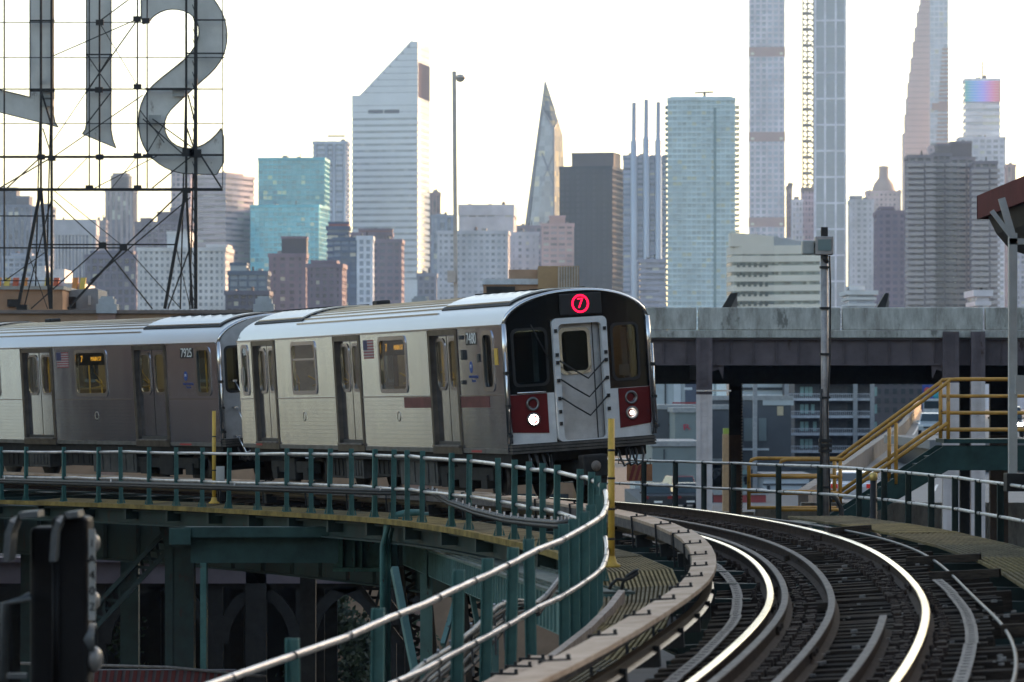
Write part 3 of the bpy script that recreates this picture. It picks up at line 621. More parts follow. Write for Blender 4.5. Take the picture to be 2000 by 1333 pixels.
    # door in the middle
    E_(MB().ring([(x, z) for x, z in rrect(-.49, .49, 1.1, 3.16, .09)], rrect(-.385, .385, 1.12, 3.06, .07), (Vector((0, -.055, 0)), Vector((1, 0, 0)), Vector((0, 0, 1)), Vector((0, 1, 0))), .09), 'door_surround', whitep)
    mb = MB(); z0, z1, wx0, wx1, wz0, wz1 = 1.12, 3.06, -.30, .19, 2.25, 2.95; yl = .1
    mb.box(-.40, wx0, yl, yl + .03, z0, z1); mb.box(wx1, .40, yl, yl + .03, z0, z1); mb.box(wx0, wx1, yl, yl + .03, z0, wz0); mb.box(wx0, wx1, yl, yl + .03, wz1, z1)
    dl = E_(mb, 'front_door', mat('front_door_steel', (.5, .5, .5), .4, .3, .15, 3))
    mb = MB(); mb.box(.27, .285, yl - .01, yl, z0, z1); mb.build('door_joint', dark, dl, False)
    frd = (Vector((0, yl - .018, 0)), Vector((1, 0, 0)), Vector((0, 0, 1)), Vector((0, 1, 0)))
    MB().ring(rrect(wx0 - .04, wx1 + .04, wz0 - .04, wz1 + .04, .1), rrect(wx0 + .015, wx1 - .015, wz0 + .015, wz1 - .015, .08), frd, .018).build('door_window_frame', ringm, dl, False)
    MB().prism(rrect(wx0, wx1, wz0, wz1, .03), (Vector((0, yl + .004, 0)), frd[1], frd[2], frd[3]), .006).build('door_pane', dtint, dl, False)
    for k_ in range(3):
        zc = 2.13 - k_ * .31; mb = MB(); mb.tube([(-.40, -.07, zc + .32), (-.2, -.12, zc + .17), (.06, -.16, zc), (.24, -.12, zc + .15), (.42, -.07, zc + .30)], .014, 8); E_(mb, 'chevron_strap', rubber)
    for sx in (-1, 1):
        for z_ in (2.95, 2.55, 2.42, 2.12, 1.82, 1.6, 1.4): mb = MB(); mb.box(sx * .44 - .022, sx * .44 + .022, -.095, -.05, z_ - .03, z_ + .03); E_(mb, 'bracket', dark)
        # corner posts with grab handles
        mb = MB(); mb.tube([(sx * 1.30, .1, 1.12), (sx * 1.30, .1, 2.7), (sx * 1.295, .11, 3.12)], .05, 8); E_(mb, 'corner_post', ringm)
        mb = MB(); mb.tube([(sx * 1.33, .03, 1.2), (sx * 1.33, .03, 2.65)], .018, 6); E_(mb, 'grab_rail', ringm)
        for z_ in (1.25, 1.75, 2.3): mb = MB(); mb.box(sx * 1.32 - .035, sx * 1.32 + .035, .0, .1, z_ - .025, z_ + .025); E_(mb, 'grab_bracket', dark)
    # roof rim
    mb = MB(); xs = [-1.31 + 2.62 * i / 32 for i in range(33)]
    mb.tube([(x, front_y - .09 * (1 - (x / 1.31) ** 2) + .0, roofz(x) - .012) for x in xs], .035, 8); E_(mb, 'roof_rim', ringm)
    # anticlimber
    for j in range(3):
        E_(patch(-1.3, 1.3, .945 + j * .052, .945 + j * .052 + .036, off=.10 - .015 * abs(j - 1), t=.16, nz=1), 'anticlimber_rib', mat('anticlimber_grey', (.09, .085, .08), .5, .4, .3, 5))
    E_(patch(-1.29, 1.29, .94, 1.1, off=.05, t=.1, nz=1), 'anticlimber', dark)
    if cab:
        mb = MB(); mb.box(-.33, .43, bulge(0) - .03, bulge(0), 3.2, 3.56); bevel(E_(mb, 'route_sign', blackm), .02)
        led = mat('led_red', (.3, .0, .02), .4, 0, 0, emit=(1.0, .004, .035), es=1.7)
        circ = lambda r_: [(.04 + r_ * math.cos(t * math.pi / 16), 3.385 + r_ * math.sin(t * math.pi / 16)) for t in range(32)]
        E_(MB().ring(circ(.155), circ(.125), (Vector((0, bulge(0) - .032, 0)), Vector((1, 0, 0)), Vector((0, 0, 1)), Vector((0, -1, 0))), .006), 'route_ring', led)
        text('route_number', '7', .24, led, frame_M(Vector((.04, bulge(0) - .036, 3.385)), Vector((1, 0, 0)), Vector((0, 0, 1)), Vector((0, -1, 0))), end)
        # wiper, cab interior
        mb = MB(); mb.tube([(-.85, bulge(-.85) - .03, 3.08), (-.70, bulge(-.7) - .035, 2.75), (-.58, bulge(-.58) - .035, 2.5)], .012, 6); E_(mb, 'wiper', dark)
        mb = MB(); mb.tube([(-1.15, bulge(-1.1) - .04, 1.955), (-.66, bulge(-.6) - .04, 1.95)], .016, 6); E_(mb, 'step_bar', ringm)
        mb = MB(); mb.box(-1.2, -.42, .75, .8, 1.14, 2.1); mb.box(-1.15, -.5, .35, .75, 1.9, 2.12); E_(mb, 'driver_console', underg)
        mb = MB(); mb.box(-.46, -.43, .3, 1.9, 1.14, 2.95); mb.box(.5, .53, .3, 1.9, 1.14, 2.95); mb.box(-1.2, -.46, 1.9, 1.93, 1.14, 2.95); mb.box(.53, 1.2, 1.9, 1.93, 1.14, 2.95); E_(mb, 'cab_partition', mat('cab_wall', (.07, .08, .08), .5))
        mb = MB(); mb.box(-.66, -.58, .45, .5, 2.1, 2.95); mb.box(.93, 1.02, .4, .44, 2.12, 2.95); E_(mb, 'cab_blind', mat('pale_blind', (.55, .6, .6), .5))
        mb = MB(); mb.box(.82, 1.0, .3, .32, 2.14, 2.32); E_(mb, 'paper_notice', whitem)
    # coupler and hoses
    cp = thing('coupler', None, None); cp.parent = root
    mb = MB(); mb.box(-.12, .12, -.2, 1.2, .55, .75); mb.box(-.22, .22, -.42, -.15, .48, .86); bevel(mb.build('coupler_head', under, cp, False), .03)
    mb = MB(); mb.lathe((0, -.44, .67), [(0, -.02), (.07, -.02), (.09, .02)], 16, 'Y'); mb.build('coupler_face', dullsteel, cp, False)
    mb = MB(); mb.box(-.2, .2, -.36, -.16, .36, .47); mb.build('electric_portion', under, cp, False)
    for sx in (-1, 1):
        for k_ in range(3):
            x0 = sx * (.78 + .12 * k_); mb = MB(); mb.tube([(x0, .02, .92), (x0, -.06, .8), (x0 - sx * .05, -.1, .66), (x0 - sx * .12, -.06, .62), (x0 - sx * .16, 0, .75), (x0 - sx * .16, .05, .9)], .02, 6); mb.build('hose', cablem, cp, False)
    for sx in (-1, 1):
        mb = MB(); mb.tube([(sx * .95, .1, .93), (sx * .95, .1, .66), (sx * .62, .1, .66), (sx * .62, .1, .93)], .012, 6); mb.build('step_iron', ringm, cp, False)
    if not cab:
        for sx in (-1, 1):
            for z_ in (1.15, 1.75, 2.3):
                mb = MB(); mb.box(sx * 1.05 - .05, sx * 1.05 + .05, -.06, 0.05, z_ - .02, z_ + .02); mb.tube([(sx * 1.05, -.06, z_), (sx * 1.02, -.2, z_ - .2), (sx * 1.0, -.3, z_ - .34), (sx * .95, -.4, z_ - .3)], .014, 6); E_(mb, 'safety_chain', ringm)
    return root
F1 = ((1.29338, 65.21044, -1.8661), (.932697, .355153, .06279), (-.355536, .934647, -.00534), (-.060583, -.017344, .998013))
F2 = ((-4.76954, 81.17352, -1.95353), (.829609, .554803, .06279), (-.555778, .831328, -.002305), (-.053478, -.032985, .998024))
make_car(frame_M(*F1), '7480', 'leading stainless steel subway car with dark cab front, lit headlight and red 7', True)
make_car(frame_M(*F2), '7925', 'second stainless steel subway car numbered 7925 behind the leading car', False)
# ---------------------------------------------------------------- steel structure under the tracks
conc = mat('concrete', (.36, .36, .34), .85, 0, .35, .7, .2, det=10)
concl = mat('concrete_pale', (.46, .46, .44), .85, 0, .2, 1.2, .1)
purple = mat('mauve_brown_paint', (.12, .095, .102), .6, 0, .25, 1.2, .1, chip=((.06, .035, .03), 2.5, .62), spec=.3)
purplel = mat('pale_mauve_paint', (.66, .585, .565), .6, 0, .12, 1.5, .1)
brick = mat('tan_brick', (.36, .23, .15), .85, 0, .18, 1.0, .15, det=8)
es_ = tag(thing('elevated_structure', 'riveted green steel girders and columns carrying the curved tracks', 'viaduct', TR(40, 0, -2)))
def girder(name, m, fn, ss, h, tw=.03, fw=.3, parent=es_, stiff=1.3, m2=None):
    pts = [Vector(fn(s)) for s in ss]
    mb = MB(); mb.sweep(pts, [(-tw / 2, -h), (tw / 2, -h), (tw / 2, 0), (-tw / 2, 0)])
    mb.sweep(pts, rect(fw, -.03, 0.002)); mb.sweep([p - Vector((0, 0, h)) for p in pts], rect(fw, -.03, 0))
    acc = 0
    for a, b in zip(pts, pts[1:]):
        if stiff: mb.bar((a + b) / 2 - Vector((0, 0, .03)), (a + b) / 2 - Vector((0, 0, h - .01)), .08, fw * .8)
    return mb.build(name, m, parent)
for d, hh in ((-.95, 1.2), (.95, 1.2)):
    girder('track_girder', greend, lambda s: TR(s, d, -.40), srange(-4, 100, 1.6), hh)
girder('fascia_girder', greend, lambda s: RL(s, -HR - .12) + Vector((.25, .1, 0)), srange(24, 100, 1.5), .26, stiff=0)
mb = MB(); q = srange(24, 100, 1.5); mb.add([v for s in q for v in (RL(s, -HR - .1) + (TR(s, -1.7, 0) - RL(s)).normalized() * .9, TR(s, -1.5, -.5))], [(2 * i, 2 * i + 1, 2 * i + 3, 2 * i + 2) for i in range(len(q) - 1)]); mb.build('dark_gap_sheet', dark, es_)  # dark sheet added to stand for the shade in the open gap
girder('fascia_girder', dark, lambda s: RR(s, -1.35), srange(24, 70, 1.5), .75)
mb = MB()
for s in srange(21, 98, 2.4): mb.bar(RL(s, -HR - .2), TR(s, 3.2, -.55), .14, .2)
for s in srange(0, 20, 2.4): mb.bar(TR(s, -1.7, -.5), TR(s, 3.2, -.55), .14, .2)
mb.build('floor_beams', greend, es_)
# dark sheet added below the ties so that no daylight shows between them
mb = MB(); q = srange(-4, 100, 2.0)
mb.sweep([TR(s, .0, -1.55) for s in q], rect(2.0, -.05, 0)); mb.build('dark_backing_sheet', dark, es_)
# column bent with diagonal lattice at the left
def pbox(mb, x0, x1, y0, y1, Y, dp):
    a, b = P(x0, y1, Y), P(x1, y0, Y); mb.box(a.x, b.x, Y, Y + dp, a.z, b.z); return mb
mb = MB(); a = P(322, 1030, 78); mb.box(a.x, a.x + .16, 78, 78.5, GZ, a.z); mb.box(a.x + .14, a.x + .56, 78.02, 78.06, GZ, a.z - .05); mb.box(a.x + .52, a.x + .58, 77.95, 78.5, GZ, a.z)
mb.build('column', green if False else greend, es_)
MB().prism([(305, -1012), (372, -1005), (372, -1066), (352, -1072), (322, -1066)], (P(0, 0, 77.9), Vector((77.9 / F, 0, 0)), Vector((0, 0, 77.9 / F)), Vector((0, 1, 0))), .06).build('gusset_plate', greend, es_)
mb = MB(); pbox(mb, 360, 660, 1030, 1050, 66, .35); pbox(mb, 372, 660, 1050, 1100, 66.25, .1); pbox(mb, 330, 372, 1032, 1064, 65.95, .1); mb.build('cross_beam', mat('green_paint_mid', (.017, .047, .042), .6, 0, .35, 2, spec=.3), es_)
mb = MB(); pbox(mb, 652, 782, 1036, 1110, 72, .1)
for x in (664, 688, 702, 742, 757): pbox(mb, x, x + 5, 1036, 1110, 71.88, .12)
pbox(mb, 648, 786, 1030, 1037, 71.8, .4); pbox(mb, 650, 786, 1110, 1117, 71.8, .4); mb.build('plate_girder', green, es_)
def lattice(name, p, q, w, dpt, m, n, parent=es_, fl=.09):
    p, q = Vector(p), Vector(q); u = (q - p).normalized(); side = u.cross(Vector((0, 1, 0))).normalized() * w / 2; mb = MB()
    for s_ in (-1, 1): mb.bar(p + side * s_, q + side * s_, fl, dpt, up=(0, 1, 0))
    for i in range(n):
        a, b = p.lerp(q, i / n), p.lerp(q, (i + 1) / n); k = 1 if i % 2 else -1
        mb.bar(a + side * k, b - side * k, .06, .02, up=(0, 1, 0)); mb.bar(a - side * k + Vector((0, dpt / 2, 0)), b + side * k + Vector((0, dpt / 2, 0)), .06, .02, up=(0, 1, 0))
    return mb.build(name, m, parent)
lattice('diagonal_brace', P(330, 1052, 78.6), P(150, 1245, 78.6), .3, .2, greend, 12)
lattice('diagonal_brace', P(690, 1105, 78.6), P(800, 1250, 78.6), .3, .2, dark, 8)
lattice('lattice_column', P(808, 1105, 71), P(838, 1420, 71), .46, .3, mat('brown_steel', (.035, .028, .022), .6, .2, .4, 3), 14, fl=.1)
lattice('lattice_column', P(930, 1120, 60), P(950, 1480, 60), .40, .3, MATS['brown_steel'], 14, fl=.1)
for x0, x1, Y, m_ in ((391, 403, 72, green), (586, 616, 86, dark), (235, 270, 92, greend), (40, 70, 92, greend), (480, 520, 100, dark)):
    mb = MB(); a, b = P(x0, 1050, Y), P(x1, 1050, Y); mb.box(a.x, b.x, Y, Y + .4, GZ, a.z); mb.build('column', m_, es_)
for p0, p1, wd in (((905, 1120), (865, 1260), .07), ((915, 1125), (945, 1290), .07), ((770, 1110), (812, 1320), .10)):
    MB().bar(P(*p0, 58), P(*p1, 57), wd, wd).build('tie_bar', greenl, es_)
# pale riveted box girder that runs toward the camera
bgd = tag(thing('riveted_box_girder', 'pale green box girder with rows of rivets below the railing', 'girder', (-1, 58, -2.8)))
A, Bp = Vector((-2.2, 74, -2.75)), Vector((.52, 41.5, -2.14)); u = (Bp - A).normalized(); rgt = Vector((-u.y, u.x, 0)).normalized()
if rgt.x < 0: rgt = -rgt
hg = .44
mb = MB(); mb.hexa([A + Vector((0, 0, -hg)), Bp + Vector((0, 0, -hg)), Bp + rgt * .75 + Vector((0, 0, -hg)), A + rgt * .75 + Vector((0, 0, -hg)), A, Bp, Bp + rgt * .75, A + rgt * .75]); mb.build('web_plate', greenl, bgd)
mb = MB(); mb.hexa([A - rgt * .05 + Vector((0, 0, .003)), Bp - rgt * .05 + Vector((0, 0, .003)), Bp + rgt * .8 + Vector((0, 0, .003)), A + rgt * .8 + Vector((0, 0, .003)), A - rgt * .05 + Vector((0, 0, .03)), Bp - rgt * .05 + Vector((0, 0, .03)), Bp + rgt * .8 + Vector((0, 0, .03)), A + rgt * .8 + Vector((0, 0, .03))]); mb.build('top_flange', mat('dusty_green', (.10, .12, .10), .8, 0, .35, 3, .2), bgd)
mb = MB(); LL = (Bp - A).length
for i in range(int(LL / .16)):
    for o_ in (.03, .13, .62, .72): 
        c = A + u * (.1 + i * .16) + rgt * o_ + Vector((0, 0, .03)); mb.prism([(.022, 0), (0, .022), (-.022, 0), (0, -.022)], (c, rgt, u, Vector((0, 0, 1))), .022)
tag(mb.build('rivets', MATS['dusty_green'], bgd), kind='stuff')
mb = MB()
for i in range(int(LL / .42)):
    c = A + u * (.15 + i * .42) - rgt * .012; mb.bar(c - Vector((0, 0, .03)), c - Vector((0, 0, hg - .02)), .025, .05)
tag(mb.build('web_ribs', greenl, bgd), kind='stuff')
for t in (.30, .72):
    c = A.lerp(Bp, t) - rgt * .03; mb = MB(); mb.bar(c + Vector((0, 0, .02)), c - Vector((0, 0, .62)), .03, .34); mb.bar(c - Vector((0, 0, .4)), Vector((c.x, c.y, GZ)), .2, .2)
    for i in range(3):
        for j in range(4): 
            k_ = c + u * (-.1 + .1 * i) - Vector((0, 0, .08 + j * .12)) - rgt * .02; mb.box(k_.x - .02, k_.x + .02, k_.y - .02, k_.y + .02, k_.z - .02, k_.z + .02)
    mb.build('splice_post', greenl, bgd)
# conduits bent over the girders
for i, (pts, Y, r_, lab) in enumerate((([(396, 1300), (397, 1080), (401, 1042), (416, 1012), (445, 999), (510, 996)], 73, .05, 'pale bent conduit rising left of the cross beam'), ([(749, 1333), (749, 1065), (756, 1026), (772, 1008), (795, 1002), (828, 1002)], 62, .06, 'green bent conduit rising beside the pale box girder'))):
    cd = tag(MB().tube([P(x, y, Y) for x, y in pts], r_, 10).build('conduit', greenl if i == 0 else green), lab, 'conduit')
    if i: MB().tube([P(x + 9, y + 4, Y + .1) for x, y in pts], r_ * .8, 8).build('second_pipe', green, cd)
# cables on the railing
cb = tag(thing('cable_bundle', 'strapped bundle of dark cables sagging along the green railing', 'cable', RL(50, -.6)))
pth = [RL(s, -.60 + .02 * math.sin(s * 1.7)) + TF(s, 0)[0] * -.06 for s in srange(68, 41.5, 1.2)] + [P(x, y, Y) for x, y, Y in ((845, 962, 60.5), (880, 982, 58), (930, 1000, 55), (985, 1014, 52), (1040, 1021, 49), (1090, 1025, 46), (1118, 1022, 43.5))]
for j in range(5):
    a = j * 1.257; MB().tube([p + Vector((.03 * math.cos(a), 0, .035 * math.sin(a))) for p in pth], .024, 6).build('cable', cablem, cb)
mb = MB()
for p, q in zip(pth, pth[1:]):
    for k_ in range(4):
        c = p.lerp(q, k_ / 4); mb.bar(c + Vector((0, -.06, .02)), c + Vector((0, -.05, .095)), .025, .03)
mb.build('cable_straps', mat('strap_bright', (.42, .42, .42), .3, .8, .3, 9), cb)
cb2 = tag(thing('cable_bundle', 'frayed cable runs on brackets outside the near railing', 'cable', P(900, 1250, 34)))
dn = [(1118, 1022, 43.5), (1122, 1050, 43), (1116, 1085, 42), (1095, 1125, 41), (1070, 1160, 40), (1050, 1180, 39.4), (1000, 1176, 38), (965, 1190, 37), (920, 1228, 35.5), (880, 1262, 34), (830, 1300, 32.5), (780, 1345, 30.5), (730, 1390, 29)]
for j in range(7):
    pts = []
    for i, (x, y, Y) in enumerate(dn):
        sp = min(1, max(.12, (i - 4) / 3)); pts.append(P(x, y, Y) + Vector((.02 * math.sin(j * 2 + i), .05 * j * sp, -.055 * j * sp + .02 * math.sin(i * 1.3 + j))))
    MB().tube(pts, .02 if j else .026, 6).build('cable', cablel if j in (0, 3) else cablem, cb2)
for i in range(6, len(dn) - 1):
    for t in (0, .5):
        mb = MB(); p = P(*dn[i]).lerp(P(*dn[i + 1]), t); mb.bar(p + Vector((0, -.02, .05)), p + Vector((.02, .25, -.45)), .02, .02); mb.build('cable_bracket', MATS['strap_bright'], cb2)
# yellow marker posts
for (x, y0, y1, Y, lab) in ((1194, 818, 1108, 41.6, 'tall yellow marker post on the walkway in front of the train'), (418, 803, 984, 72.5, 'yellow marker post by the railing below car 7925')):
    a, b = P(x, y1, Y), P(x, y0, Y); yp = tag(thing('marker_post', lab, 'post', a, 'yellow marker posts'))
    mb = MB(); mb.tube([a, b], .036, 10); mb.build('post', yellow, yp)
    mb = MB(); mb.lathe((a.x, a.y, a.z), [(.0, .0), (.1, 0), (.1, .02), (.06, .05), (.04, .12)], 12); mb.build('post_base', yellow, yp)
    mb = MB()
    for h in (.3, .62, .95, 1.25): mb.lathe((a.x, a.y, a.z + h), [(.037, -.012), (.041, -.01), (.041, .01), (.037, .012)], 10)
    mb.build('post_bands', clampm, yp)
jb = tag(thing('junction_box', 'small pale junction box beside the far yellow post', 'box', P(430, 925, 72.8)))
mb = MB(); a = P(430, 925, 72.8); mb.box(a.x - .08, a.x + .08, 72.8, 72.92, a.z - .14, a.z + .13); bevel(mb.build('box_body', concl, jb), .01)
mb = MB(); mb.tube([a + Vector((0, .05, -.1)), a + Vector((0, .05, -.6))], .02, 6); mb.build('box_conduit', clampm, jb)
# toe board and hose on the left walkway
tb2 = tag(MB().sweep([P(1214, 1166, 40.6), P(1190, 1198, 39), P(1150, 1238, 37), P(1095, 1282, 35), P(1040, 1322, 33.4)], rect(.07, -.06, .07)).build('toe_board', mat('weathered_wood', (.40, .31, .25), .7, 0, .25, 8, .1)), 'weathered wooden toe board running down the walkway edge', 'board')
hs = tag(MB().tube([P(x, y, 41) for x, y in ((1213, 1164), (1216, 1140), (1224, 1126), (1240, 1116), (1247, 1113), (1246, 1119), (1234, 1128), (1222, 1133), (1205, 1132), (1194, 1142), (1190, 1152))], .018, 8).build('cable_loop', cablem), 'black cable looped above the end of the toe board', 'cable')

# ---------------------------------------------------------------- signal at lower left
YS = 25.0; sg = tag(thing('railway_signal', 'black signal head seen edge on with vertical number plate', 'signal', P(120, 1500, YS)))
sb = mat('signal_black', (.006, .006, .007), .6, 0, .3, 6, spec=.2); sgr = mat('signal_hood_grey', (.085, .095, .1), .5, .2, .2, 8)
mb = MB(); pbox(mb, 100, 172, 1010, 1420, YS, .35); bevel(mb.build('signal_case', sb, sg), .03)
mb = MB(); pbox(mb, 58, 112, 1030, 1420, YS + .1, .3); bevel(mb.build('signal_case', sb, sg), .03)
for x0, w_ in ((22, 58), (112, 46)):
    pts = [(x0 - 4, 1095), (x0, 1040), (x0 + 8, 1018), (x0 + 22, 1006), (x0 + w_, 1003)]
    mb = MB(); mb.sweep([P(x, y, YS - .02) for x, y in pts], [(-.17, -.02), (.17, -.02), (.17, .02), (-.17, .02)], ups=[Vector((1, 0, 1))] * 5); mb.build('hood', sgr, sg)
mb = MB(); pbox(mb, 173, 186, 1034, 1212, YS - .03, .02); npl = mb.build('number_plate', mat('plate_pale', (.3, .31, .3), .5, 0, .1, 10), sg)
for j, ch in enumerate('1A402'):
    c = P(179.5, 1062 + j * 31, YS - .036); o = text('plate_character', ch, .075, sb, frame_M(c, Vector((1, 0, 0)), Vector((0, 0, 1)), Vector((0, -1, 0))), npl, .002, world=True)
for y, r_ in ((1062, .06), (1175, .06), (1290, .085)):
    c = P(180, y, YS); mb = MB(); mb.lathe((c.x, c.y + .1, c.z), [(r_ * math.cos(R(a)), r_ * .7 * math.sin(R(a))) for a in range(-90, 91, 15)], 16, 'X'); mb.build('lamp_lens', mat('lens_milky', (.17, .165, .16), .3, 0, .1), sg)
c = P(178, 1250, YS); mb = MB(); mb.lathe((c.x - .03, c.y + .1, c.z), [(.1, -.02), (.1, .05), (.09, .05)], 16, 'X'); mb.build('lamp_hood', sgr, sg)
mb = MB(); a = P(85, 1300, YS); mb.tube([(a.x, YS + .25, a.z), (a.x, YS + .25, GZ)], .07, 10); mb.build('mast', sb, sg)
mb = MB(); mb.tube([P(8, 1333, YS), P(10, 1180, YS), P(60, 1165, YS)], .03, 8); pbox(mb, 12, 52, 1316, 1326, YS - .1, .05); mb.build('bracket', sgr, sg)
for x in (105, 112):
    mb = MB(); mb.tube([P(x, 1360, YS - .03), P(x, 1090, YS - .03)], .012, 6); mb.build('conduit', sb, sg)

# ---------------------------------------------------------------- right side: stair, landing, poles, canopy
orange = mat('orange_yellow_paint', (.52, .26, .045), .5, 0, .2, 5, .05, chip=((.12, .05, .025), 6, .63))
st = tag(thing('metal_staircase', 'dark green stair with orange pipe handrails climbing right of the track', 'staircase', P(1640, 1030, 72)))
YA, YB = 72.0, 73.3
for Y in (YA, YB):
    o_ = 0 if Y == YA else 1; dx = 0 if Y == YA else -50
    pr_ = .036
    L1 = [(1521 + dx, 1000), (1521 + dx, 910), (1526 + dx, 901), (1536 + dx, 898), (1646, 898), (1850, 748), (1856, 742), (1868, 741), (2260, 741)]
    # the far frame keeps its own real offset (depth), its lower gate loop reaches further left
    MB().tube([P(x, y, YA) + Vector((0, Y - YA, 0)) for x, y in L1], pr_, 10).build('handrail', orange, st)
    for y in (932, 964, 996): MB().tube([P(1521 + dx, y, YA) + Vector((0, Y - YA, 0)), P(1645, y, YA) + Vector((0, Y - YA, 0))], pr_ * .9, 8).build('handrail', orange, st)
    MB().tube([P(1640, 972, YA) + Vector((0, Y - YA, 0)), P(1852, 826, YA) + Vector((0, Y - YA, 0))], pr_, 8).build('handrail', orange, st)
    for x, y0, y1 in ((1641, 900, 985), (1750, 826, 946), (1852, 745, 862)): MB().tube([P(x, y0, YA) + Vector((0, Y - YA, 0)), P(x, y1, YA) + Vector((0, Y - YA, 0))], pr_, 8).build('rail_post', orange, st)
    for y in (774, 807, 840): MB().tube([P(1854, y, YA) + Vector((0, Y - YA, 0)), P(2260, y, YA) + Vector((0, Y - YA, 0))], pr_ * .9, 8).build('handrail', orange, st)
    MB().prism([(1632, -1009), (1842, -872), (2270, -872), (2270, -919), (1852, -919), (1650, -1036), (1632, -1036)], (P(0, 0, YA) + Vector((0, Y - YA - .02, 0)), Vector((YA / F, 0, 0)), Vector((0, 0, YA / F)), Vector((0, 1, 0))), .06).build('stringer', MATS['green_paint_mid'], st)
for i in range(9):
    t = (i + .5) / 9; c = P(1640 + 205 * t, 1022 - 138 * t, YA); mb = MB(); mb.box(c.x - .15, c.x + .12, YA + .06, YB - .04, c.z - .03, c.z); mb.build('tread', MATS['green_paint_mid'], st)
mb = MB(); a, b = P(1843, 866, YA), P(2270, 858, YA); mb.box(a.x, b.x, YA - .06, YB + .06, a.z, b.z); mb.build('landing', MATS['green_paint_mid'], st)
mb = MB(); a, b = P(1400, 1034, YA), P(1650, 1020, YA); mb.box(a.x, b.x, YA - .1, YB + .2, a.z - .3, b.z - .02); mb.build('foot_platform', MATS['green_paint_mid'], st)
# floodlight pole
fp = tag(thing('floodlight_pole', 'tall grey steel pole with two box floodlights above the viaduct', 'light pole', P(1612, 1030, 67)))
polem_ = mat('grey_pole', (.33, .31, .30), .5, .4, .25, 5); YP = 67.0
mb = MB(); mb.tube([P(1612, 1040, YP), P(1611, 760, YP), P(1610, 480, YP)], .065, 12); mb.build('pole', polem_, fp)
mb = MB(); pbox(mb, 1593, 1628, 462, 498, YP - .2, .3); bevel(mb.build('floodlight', polem_, fp), .015); mb = MB(); pbox(mb, 1598, 1623, 468, 490, YP - .215, .012); mb.build('lamp_glass', mat('flood_glass', (.18, .24, .24), .15, 0, 0), fp)
mb = MB(); pbox(mb, 1567, 1591, 470, 497, YP - .1, .25); bevel(mb.build('floodlight', mat('pale_lamp_box', (.33, .36, .36), .4, .2, .1), fp), .02)
mb = MB(); pbox(mb, 1604, 1617, 444, 462, YP - .05, .1); pbox(mb, 1588, 1600, 476, 484, YP - .02, .08); mb.build('lamp_bracket', dark, fp)
mb = MB(); mb.tube([P(1608, 500, YP - .1), P(1612, 506, YP - .1), P(1613, 512, YP)], .05, 8); mb.tube([P(1620, 500, YP - .08), P(1622, 560, YP - .08), P(1621, 700, YP - .08), P(1616, 800, YP - .08), P(1619, 900, YP - .08), P(1622, 1000, YP - .08)], .016, 6); mb.tube([P(1604, 760, YP - .08), P(1603, 860, YP - .08), P(1605, 1000, YP - .08)], .02, 6); mb.build('cable', cablem, fp)
mb = MB()
for y in (520, 600, 690, 775, 870, 950): pbox(mb, 1602, 1622, y, y + 4, YP - .09, .18)
for y in (858, 868, 878): pbox(mb, 1600, 1625, y, y + 6, YP - .1, .2)
mb.build('pole_bands', dark, fp)
hs2 = tag(MB().tube([P(x, y, 66) for x, y in ((1622, 965), (1634, 975), (1643, 995), (1644, 1012), (1636, 1024))], .045, 8).build('hose', cablem), 'thick black hose bending at the foot of the floodlight pole', 'hose')
bl = tag(thing('bollard_post', 'short black post with brass cap beside the outer railing', 'post', P(1706, 1052, 60.5)))
a = P(1706, 1052, 60.5); MB().lathe((a.x, a.y, a.z), [(0, 0), (.14, 0), (.14, .03), (.06, .08), (.052, .9), (.0, .9)], 12).build('post', dark, bl); MB().lathe((a.x, a.y, a.z + .9), [(.05, 0), (.065, .02), (.065, .1), (.045, .12), (0, .12)], 12).build('cap', mat('brass_cap', (.5, .36, .12), .4, .5, .2), bl)
# orange striped board on the far railing
sbd = tag(thing('striped_board', 'weathered orange board with diagonal red stripes hung on the railing', 'sign', P(1250, 940, 76)))
mb = MB(); pbox(mb, 1224, 1274, 907, 940, 76.0, .03); mb.build('panel', mat('orange_board', (.42, .17, .07), .7, 0, .3, 5), sbd)
for i in range(3):
    x = 1228 + i * 11; MB().prism([(x, -938), (x + 6, -938), (x + 14, -909), (x + 8, -909)], (P(0, 0, 75.98), Vector((75.98 / F, 0, 0)), Vector((0, 0, 75.98 / F)), Vector((0, 1, 0))), .01).build('stripe', mat('board_red', (.25, .04, .03), .7), sbd)
mb = MB()
for x in (1230, 1270): mb.tube([P(x, 895, 75.9), P(x, 908, 75.95)], .01, 5)
mb.build('hanger', dark, sbd)
# platform canopy, its post and platform end
cn = tag(thing('platform_canopy', 'maroon edged station canopy at the right edge with dark soffit', 'canopy', (9, 40, 2.2)))
mar = mat('maroon_fascia', (.10, .016, .016), .8, 0, .2, 2, spec=.15)
mb = MB(); mb.box(7.22, 12.5, 30, 60, 2.74, 3.02); mb.build('roof_slab', mar, cn)
mb = MB(); mb.box(7.18, 7.24, 29.9, 60.1, 2.70, 3.06); mb.box(7.18, 12.5, 60.02, 60.1, 2.7, 3.06); mb.build('fascia', mar, cn)
MB().prism([(7.28, 2.738), (12, 2.738), (12, 1.9), (7.95, 2.1), (7.62, 2.22), (7.42, 2.45)], (Vector((0, 30, 0)), Vector((1, 0, 0)), Vector((0, 0, 1)), Vector((0, 1, 0))), 29.6).build('soffit', dark, cn)
mb = MB(); p0 = P(1979, 940, 52); mb.box(p0.x - .055, p0.x + .055, 52, 52.12, -1.06, 2.15); mb.build('post', mat('pale_grey_paint', (.42, .42, .41), .5, 0, .1, 4), cn)
